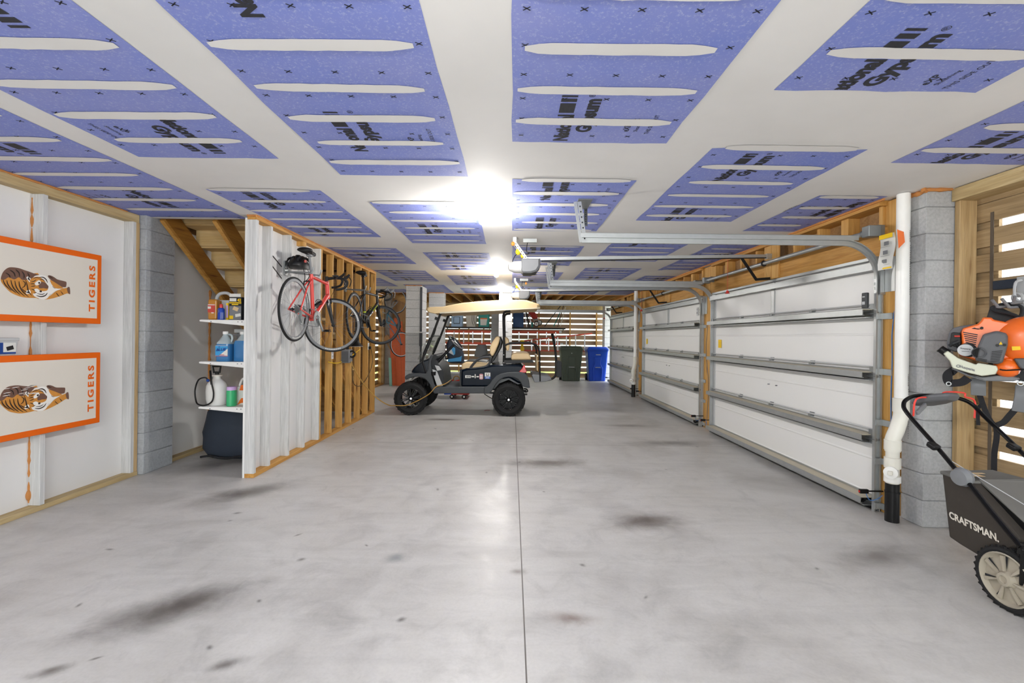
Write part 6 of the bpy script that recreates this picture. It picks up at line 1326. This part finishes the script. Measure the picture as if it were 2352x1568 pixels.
# ---------------------------------------------------------------- shelves on the far wall
def bshelf(px0, px1, py, lab):
    a, b = at(px0,py,15.7), at(px1,py,15.7); t = thing('storage_shelf', lab, 'shelf', ((a.x+b.x)/2,16.0,a.z))
    m = MB(); z = a.z; m.box(a.x,b.x,15.70,15.72,z-.05,z).box(a.x,b.x,16.20,16.22,z-.05,z)
    for k in range(14): x = a.x+(b.x-a.x)*k/13; m.box(x-.008,x+.008,15.7,16.22,z-.012,z)
    build('wire_deck', m, 'black', t)
    for x in (a.x+.06,b.x-.06):
        m = MB(); m.beam((x,15.72,z-.035),(x,16.21,z-.11),.02,.02); build('bracket', m, 'black', t)
    return z, t
zl, sl_ = bshelf(1022,1128,749.5,'black wire shelf on the far slats left of the pale block pier')
zr, sr_ = bshelf(1176,1299,751.5,'black wire shelf on the far slats right of the pale block pier')
Yb = 15.78
X = lambda px: at(px,740,Yb).x
def tub(px0, px1, top, z, mat, lab, name, cat, taper=.9, lid=True, d=.36):
    x0, x1 = X(px0), X(px1); h = at(px0,top,Yb).z-z; cx = (x0+x1)/2; w = x1-x0; t = thing(name, lab, cat, (cx,Yb+d/2,z+.001)); m = MB()
    m.loft([[(cx+a,Yb+d/2+b_,z+.002+q) for a, b_ in rrect(-w/2*k,w/2*k,-d/2*k,d/2*k,.03,3)] for q, k in ((0,taper),(h*.88,.97),(h*.9,1))]); build('tub', m, mat, t, bevel=.003)
    m = MB(); m.loft([[(cx+a,Yb+d/2+b_,z+q) for a, b_ in rrect(-w/2*k,w/2*k,-d/2*k,d/2*k,.03,3)] for q, k in ((h*.9,1.03),(h*.97,1.03),(h,.96))]); build('lid' if lid else 'rim', m, mat, t, bevel=.004)
    return t, cx, w, h
t, cx, w, h = tub(1035.5,1062.5,719,zl,'cooler','pale blue hard cooler with a dark latch panel on the left far shelf','cooler','cooler',.93)
m = MB(); m.prism(rrect(cx-.11,cx+.11,zl+.10,zl+.34,.02),'y',Yb-.012,Yb+.02); m.m = 1; m.prism(rrect(cx-.095,cx+.095,zl+.12,zl+.33,.02),'y',Yb-.016,Yb-.012); build('latch_panel', m, ['charcoal','cooler'], t)
t, cx, w, h = tub(1069,1095,722,zl,'pale_bin','off-white waste tub with black cords over its side on the left far shelf','waste_tub','tub',.82,False)
m = MB()
for q in (.0,.07): m.tube(smooth([(cx+q,Yb+.05,zl+h+.02),(cx+q+.03,Yb-.01,zl+h*.95),(cx+q+.03,Yb+.0,zl+h*.5),(cx+q+.08,Yb-.02,zl+.05)],5),.007,6)
build('hanging_cord', m, 'black', t)
t, cx, w, h = tub(1098,1124,719,zl,'teal','teal tote with a white label on the left far shelf','storage_tote','tote',.92)
m = MB(); m.prism([(cx-.11,zl+.06),(cx+.09,zl+.06),(cx+.12,zl+.30),(cx-.12,zl+.30)],'y',Yb-.012,Yb+.02); m.m = 1; m.box(cx-.12,cx+.12,Yb-.013,Yb,zl+.27,zl+.31); build('label', m, ['paper','jug_orange'], t)
t = thing('packing_bag', 'white and red patterned bag beside the cooler on the left far shelf', 'bag', (X(1029),16.0,zl)); m = MB(); m.ball((X(1026.5),15.97,zl+.24),(.085,.12,.24),14,10); build('bag', m, 'light_grey', t); m = MB(); m.ball((X(1028),15.86,zl+.36),(.04,.05,.08),10,8); build('red_print', m, 'red_dull', t)
t, cx, w, h = tub(1178,1203,713,zr,'blue_tote','dark blue storage tote on the right far shelf','storage_tote','tote',.95); build('tote_label', MB().box(cx-.1,cx+.06,Yb-.01,Yb+.01,zr+h*.86,zr+h*.9), 'strut_beige', t)
t = thing('folded_chair', 'folded black and silver camp chair leaning on the blue tote', 'folding chair', (X(1212),15.9,zr)); m = MB(); m.beam((X(1216),15.85,zr+.01),(X(1208),15.85,zr+.56),.07,.05); build('folded_seat', m, 'black', t)
m = MB(); m.beam((X(1210),15.84,zr+.02),(X(1205),15.84,zr+.57),.02,.02).beam((X(1222),15.84,zr+.02),(X(1216),15.84,zr+.40),.03,.03).beam((X(1207),15.86,zr+.20),(X(1214),15.86,zr+.22),.02,.02); build('tube_frame', m, 'alu', t)
build('teal_pocket', MB().obox((X(1222.5),15.83,zr+.10),(.07,0,0),(0,.05,0),(0,0,.17)), 'teal', t)
t = thing('folded_stroller', 'red folded stroller with two white wheels on the right far shelf', 'stroller', (X(1234),15.95,zr)); m = MB(); m.add([(X(1212),15.85,zr+.56),(X(1228),15.85,zr+.57),(X(1236),15.85,zr+.34),(X(1226),15.85,zr+.26)]+[(X(1212),16.05,zr+.56),(X(1228),16.05,zr+.57),(X(1236),16.05,zr+.34),(X(1226),16.05,zr+.26)], [(0,1,2,3),(7,6,5,4),(0,4,5,1),(1,5,6,2),(2,6,7,3),(3,7,4,0)]); build('fabric_hood', m, 'red_dull', t, bevel=.02)
for px, zz, yy in ((1232,.125,15.74),(1240,.18,15.98)):
    m = MB(); c = Vector((X(px),yy,zr+zz)); m.ring(c,(0,1,0),.082,.014,28,8); m.m = 1; m.lathe([(.07,-.008),(.07,.008),(.012,.02),(0,.02)],c,(0,-1,0),24); m.m = 2; m.lathe([(.014,.02),(.014,.03),(0,.03)],c,(0,-1,0),10); build('wheel', m, ['black','white_plain','tail_red'], t)
m = MB(); m.tube([(X(1224),15.80,zr+.30),(X(1232),15.78,zr+.12)],.012,8).tube([(X(1234),15.92,zr+.34),(X(1240),15.96,zr+.18)],.012,8).tube([(X(1226),15.80,zr+.27),(X(1236),15.80,zr+.30)],.03,8); build('fork_frame', m, 'galv', t)
for (a, b, th, mat, lab) in (((1251,749),(1287,703),.05,'dark_grey','dark metal trim length leaning from the right far shelf'),((1272,749),(1289,712),.02,'teal','thin teal stick between the leaning boards on the right far shelf'),((1281,749),(1296,696),.10,'weathered','brown weathered board leaning on the right far shelf')):
    p, q = at(a[0],a[1],15.85), at(b[0],b[1],16.1); m = MB(); m.beam(p,q,.03,th,(0,1,0)) ; o = single('leaning_board' if mat != 'teal' else 'stick', m, mat, lab, 'board' if mat != 'teal' else 'stick')
p, q = at(1287,749,15.83), at(1299,705,16.05); single('leaning_board', MB().beam(p,q,.02,.022,(0,1,0)), 'paper', 'white thin board edge leaning rightmost on the right far shelf', 'board')
# ladders
def ladder(lab, r0, r1, rungs, mat, w, Y, feet=None):
    t = thing('ladder', lab, 'ladder', at((r0[0][0]+r1[1][0])/2,(r0[0][1]+r1[1][1])/2,Y), 0, 'ladders on the far slats')
    for a, b in (r0, r1): build('side_rail', MB().beam(at(a[0],a[1],Y),at(b[0],b[1],Y),.05,w), mat, t)
    for x in rungs:
        f = lambda R: R[0][1]+(R[1][1]-R[0][1])*(x-R[0][0])/(R[1][0]-R[0][0])
        build('rung', MB().beam(at(x,f(r0),Y),at(x,f(r1),Y),.035,.06,(0,1,0)), 'alu', t)
    return t
t = ladder('long red-railed ladder hung level across the far slats', ((1024,760.8),(1284,762.5)), ((1024,787.6),(1286,789.5)), [1043,1065,1086,1107,1128,1149,1192,1213,1234,1255,1276], 'ladder_orange', .085, 15.95)
build('rail_end', MB().box(at(1284,762.5,15.95).x,at(1290,762.5,15.95).x,15.92,15.98,at(1284,764,15.95).z,at(1284,760,15.95).z).box(at(1286,789.5,15.95).x,at(1293,789.5,15.95).x,15.92,15.98,at(1284,791,15.95).z,at(1284,787.5,15.95).z), 'galv', t)
t = ladder('tapered red stepladder with yellow end cap, hung tilted on the far slats', ((1200,782.8),(1360,765.6)), ((1200,804.5),(1345,806.0)), [1221,1241,1260,1281,1301,1322,1343], 'rail_red', .05, 15.6)
q = at(1200,794,15.6); m = MB(); m.box(q.x-.07,q.x+.06,15.57,15.64,q.z-.19,q.z-.05).box(q.x-.07,q.x+.06,15.57,15.64,q.z+.10,q.z+.20).box(q.x-.05,q.x+.03,15.58,15.63,q.z-.1,q.z+.12); build('yellow_cap', m, 'yellow', t, bevel=.01)
# hanging and leaning things at the far end
t = thing('hiking_backpack', 'black and blue pack hung on the block pier behind the steering wheel', 'backpack', (-1.6,12.9,.8)); c = at(1043,806,12.9)
m = MB(); secs = []
for z, w, d in ((-.34,.14,.07),(-.32,.21,.12),(-.1,.24,.15),(.12,.21,.14),(.28,.15,.10),(.36,.09,.05)): secs.append([(c.x+.02+a-.18*z,c.y+b,c.z+z) for a, b in rrect(-w,w,-d,d,min(w,d)*.7,4)])
m.loft(secs); build('pack_body', m, 'fabric_navy', t, bevel=.01)
m = MB(); y = c.y-.17; m.prism([(c.x-.16,c.z-.30),(c.x+.22,c.z-.28),(c.x+.24,c.z-.12),(c.x+.18,c.z-.16),(c.x-.02,c.z-.20),(c.x-.14,c.z-.22)],'y',y,y+.03); m.prism([(c.x-.14,c.z-.02),(c.x-.03,c.z+.14),(c.x+.05,c.z+.08),(c.x+.05,c.z-.08),(c.x+.0,c.z-.12)],'y',y,y+.03); build('blue_panel', m, 'bag_blue', t, bevel=.008)
m = MB(); m.prism([(c.x-.13,c.z-.04),(c.x-.06,c.z+.07),(c.x+.02,c.z-.11)],'y',y-.006,y); build('grey_panel', m, 'light_grey', t)
m = MB(); m.ring((c.x-.22,c.y-.05,c.z-.12),(.3,-1,0),.10,.022,24,8); m.tube(smooth([(c.x-.15,c.y-.1,c.z+.28),(c.x-.24,c.y-.12,c.z+.05),(c.x-.2,c.y-.1,c.z-.30),(c.x-.12,c.y-.08,c.z-.40)],5),.014,6); build('pack_strap', m, 'fabric_black', t)
m = MB(); m.tube([at(1027,752,12.9),at(1025,768,12.9),(c.x-.1,12.9,c.z+.34)],.008,6); build('hang_cord', m, 'black', t)
t = thing('hanging_sack', 'grey cloth sack hanging on the far slats behind the cart seat', 'sack', (-.95,16.1,.8)); a = at(1106,802,16.1); m = MB(); secs = []
for z, w in ((-.28,.20),(-.22,.24),(0,.20),(.15,.16),(.24,.05)): secs.append([(a.x+.04*z+w*math.cos(q)*(1+.08*math.sin(5*q)),16.1+.09*math.sin(q),a.z+z) for q in [2*pi*k/20 for k in range(20)]])
m.loft(secs); build('cloth', m, 'mid_grey', t)
# orange boards leaning on the pier
bx = [(897.5,904,826,882,'boards_orange'),(897.0,902.5,744,850,'boards_orange'),(900,908,736,882,'boards_orange'),(908,914.5,730,882,'boards_orange'),(914,920.5,724,882,'boards_orange'),(921,927,738,882,'boards_orange'),(927,932,760,882,'boards_orange')]
for k, (p0, p1, t0, b0, mat) in enumerate(bx):
    Y0 = 13.08-.06*k; a = fl((p0+p1)/2+2.5, 881.5); a.y = Y0; w = (p1-p0)*13.0/FP*.96
    x0 = at((p0+p1)/2+3,881,Y0).x; x1 = at((p0+p1)/2-3,t0,Y0+.2).x; zt = at(p0,t0,Y0+.2).z
    single('orange_board', MB().beam((x0,Y0-.02,.0),(x1,Y0+.22,zt),w,.022,(0,1,0)), mat, 'orange board in the stack leaning on the plywood beside the upright bike', 'board', 'orange boards leaning at the far left')
x0 = at(903.5,881,13.0).x; x1 = at(899.5,821,13.1).x
single('teal_pole', MB().beam((x0,12.74,.0),(x1,12.92,at(899,821,13.1).z),.07,.04,(0,1,0)), 'teal_pale', 'pale teal plank standing in front of the orange boards', 'plank')
t = thing('wooden_paddle', 'round-bladed wooden paddle hanging by the far corner post', 'paddle', (-3.35,13.2,.9)); q = at(889,779,13.2); m = MB(); m.loft([[(q.x+.085*k*math.cos(a),13.2+y,q.z+.13*k*math.sin(a)) for a in [2*pi*j/22 for j in range(22)]] for y, k in ((-.012,.9),(0,1),(.012,.9))]); build('blade', m, 'ply', t); build('shaft', MB().cyl((q.x,13.2,q.z-.1),(q.x+.12,13.25,q.z-.34),.014,n=8), 'ply', t)
# pier fittings
m = MB(); p = at(966.5,780,10.45); m.cyl((p.x,10.46,.25),(p.x,10.46,RH-.05),.024,n=12); m.box(p.x-.03,p.x+.03,10.43,10.49,1.18,1.5); single('conduit', m, 'dark_grey', 'dark conduit running up the nearest pale block pier', 'conduit')
m = MB(); a, b = at(932,763,10.40), at(984,763,10.40); m.cyl((a.x,10.42,a.z),(b.x,10.42,b.z),.014,n=10); single('white_rod', m, 'white_plain', 'thin white rod level across the nearest pale block pier', 'rod')
m = MB(); q = at(1162.5,756,12.18); m.box(q.x-.035,q.x+.035,12.165,12.2,q.z-.06,q.z+.06); m.cyl((q.x,12.18,q.z+.06),(q.x,12.18,q.z+.55),.012,n=8); single('switch_box', m, 'light_grey', 'grey switch box on the block pier behind the cart seat', 'switch')
# low clutter glimpsed past the cart floor
t = thing('toy_tub', 'clear tub of coloured bits on the floor beyond the cart', 'tub', (-1.2,10.6,0)); a, b = at(1028,878,10.6), at(1060,856,10.6); m = MB(); m.loft([[(a.x+i,10.5+i,z),(b.x-i,10.5+i,z),(b.x-i,10.95-i,z),(a.x+i,10.95-i,z)] for z, i in ((.16,.03),(b.z,.0))]); build('tub', m, 'light_grey', t, bevel=.01)
m = MB()
for k in range(8): m.ball((a.x+.05+.045*k,10.49,a.z+.03+.012*(k%3)),(.03,.02,.03),8,6)
build('red_bits', m, 'tail_red', t); m = MB(); m.ring((b.x-.10,10.485,a.z+.09),(0,1,0),.07,.012,18,6); build('wire_coil', m, 'cord_tan', t)
m = MB(); m.box(at(1021,876,10.5).x,a.x+.02,10.55,10.7,.17,.24); build('yellow_block', m, 'yellow', t)
t = thing('creeper_dolly', 'red and blue low wheeled dolly on the floor beyond the cart', 'dolly', (-1.2,10.7,0)); p0 = at(1020,905,10.3); p1 = at(1077,905,10.3); m = MB(); m.box(p0.x,p0.x+.16,10.3,11.0,.10,.15); build('blue_end', m, 'blue_bin', t); m = MB(); m.box(p0.x+.16,p1.x,10.3,11.0,.10,.155); build('deck', m, 'red_dull', t)
for px in (1037,1065):
    q = at(px,905,10.25)
    for y in (10.32,10.9):
        m = MB(); m.ring((q.x,y,.05),(0,1,0),.034,.016,20,8); m.m = 1; m.lathe([(.024,-.012),(.024,.012),(0,.012)],(q.x,y,.05),(0,-1,0),14); m.m = 0; m.box(q.x-.02,q.x+.02,y-.01,y+.01,.08,.11); build('caster', m, ['black','white_plain'], t)
m = MB(); pts = [(0,0),(.03,.02),(.05,.01),(.08,.03),(.06,.05),(.03,.04),(.01,.05)]; p = fl(1116,944); m.add([(p.x-.04+a*1.6,p.y+b*2,.004+.01*((i*7)%3)/3) for i, (a, b) in enumerate(pts)], [(0,1,2,3,4,5,6)]); single('dry_leaf', m, 'red_dull', 'dry brown leaf on the floor in front of the cart rear wheel', 'leaf')
# ---------------------------------------------------------------- ceiling lamps
def lamp(y, lab):
    t = thing('ceiling_lamp', lab, 'lamp', (-.283,y,RH-.02), 0, 'bare bulb ceiling lamps'); c = (-.283,y,RH)
    m = MB(); m.lathe([(.057,-.001),(.056,-.012),(.04,-.020),(.03,-.024),(0,-.024)],c,(0,0,1),26); build('canopy', m, 'white_plain', t)
    m = MB(); m.lathe([(.019,-.022),(.019,-.05),(.015,-.062)],c,(0,0,1),18); build('lamp_holder', m, 'white_plain', t)
    m = MB(); m.lathe([(.014,-.060),(.018,-.070),(.030,-.088),(.0335,-.105),(.030,-.122),(.017,-.136),(0,-.139)],c,(0,0,1),22); build('bulb', m, 'bulb_lit', t, ang=80)
for y, l in ((4.19,'bare bulb ceiling lamp nearest in view, by the first opener'),(7.85,'bare bulb ceiling lamp in the middle, above the cart'),(11.3,'bare bulb ceiling lamp farthest back, near the end of the ceiling')): lamp(y, l)
for y in (.55,-2.4): lamp(y, 'bare bulb ceiling lamp added out of view for fill light')  # unseen bulbs added in line with the row to brighten the room
# ---------------------------------------------------------------- light, camera
def setup():
    m = MT['bulb_lit']; b = m.node_tree.nodes['Principled BSDF']; b.inputs['Emission Color'].default_value = (1,.965,.92,1); b.inputs['Emission Strength'].default_value = LAMP
    w = bpy.data.worlds.new('sky'); SC.world = w; w.use_nodes = True; nt = w.node_tree; bg = nt.nodes['Background']
    tc = nt.nodes.new('ShaderNodeTexCoord'); sp = nt.nodes.new('ShaderNodeSeparateXYZ'); nt.links.new(tc.outputs['Generated'], sp.inputs[0])
    r = nt.nodes.new('ShaderNodeValToRGB'); r.color_ramp.elements[0].position = .0; r.color_ramp.elements[0].color = (.80,.84,.80,1); r.color_ramp.elements[1].position = .5; r.color_ramp.elements[1].color = (.86,.92,1,1)
    nt.links.new(sp.outputs['Z'], r.inputs['Fac']); nt.links.new(r.outputs['Color'], bg.inputs['Color']); bg.inputs['Strength'].default_value = SKY
    cam = bpy.data.cameras.new('camera'); co = bpy.data.objects.new('camera', cam); COL.objects.link(co)
    cam.lens = FP/2352*36; cam.sensor_width = 36; cam.shift_y = -10/2352; cam.clip_start = .05; cam.clip_end = 200
    co.matrix_world = Matrix.Translation((0,0,CH)) @ Matrix.Rotation(pi/2,4,'X') @ Matrix.Rotation(TH,4,'Z')
    SC.camera = co
    vs = SC.view_settings; vs.view_transform = 'Standard'; vs.look = 'None'; vs.gamma = 1; vs.use_curve_mapping = False; vs.exposure = EXPO
    SC.cycles.use_denoising = True; SC.cycles.use_adaptive_sampling = True; SC.cycles.adaptive_threshold = .03; SC.cycles.max_bounces = 10; SC.cycles.diffuse_bounces = 6; SC.cycles.sample_clamp_indirect = 8; SC.cycles.caustics_reflective = False; SC.cycles.caustics_refractive = False
LAMP, SKY, EXPO = 1700.0, 5.7, 0.15
setup()
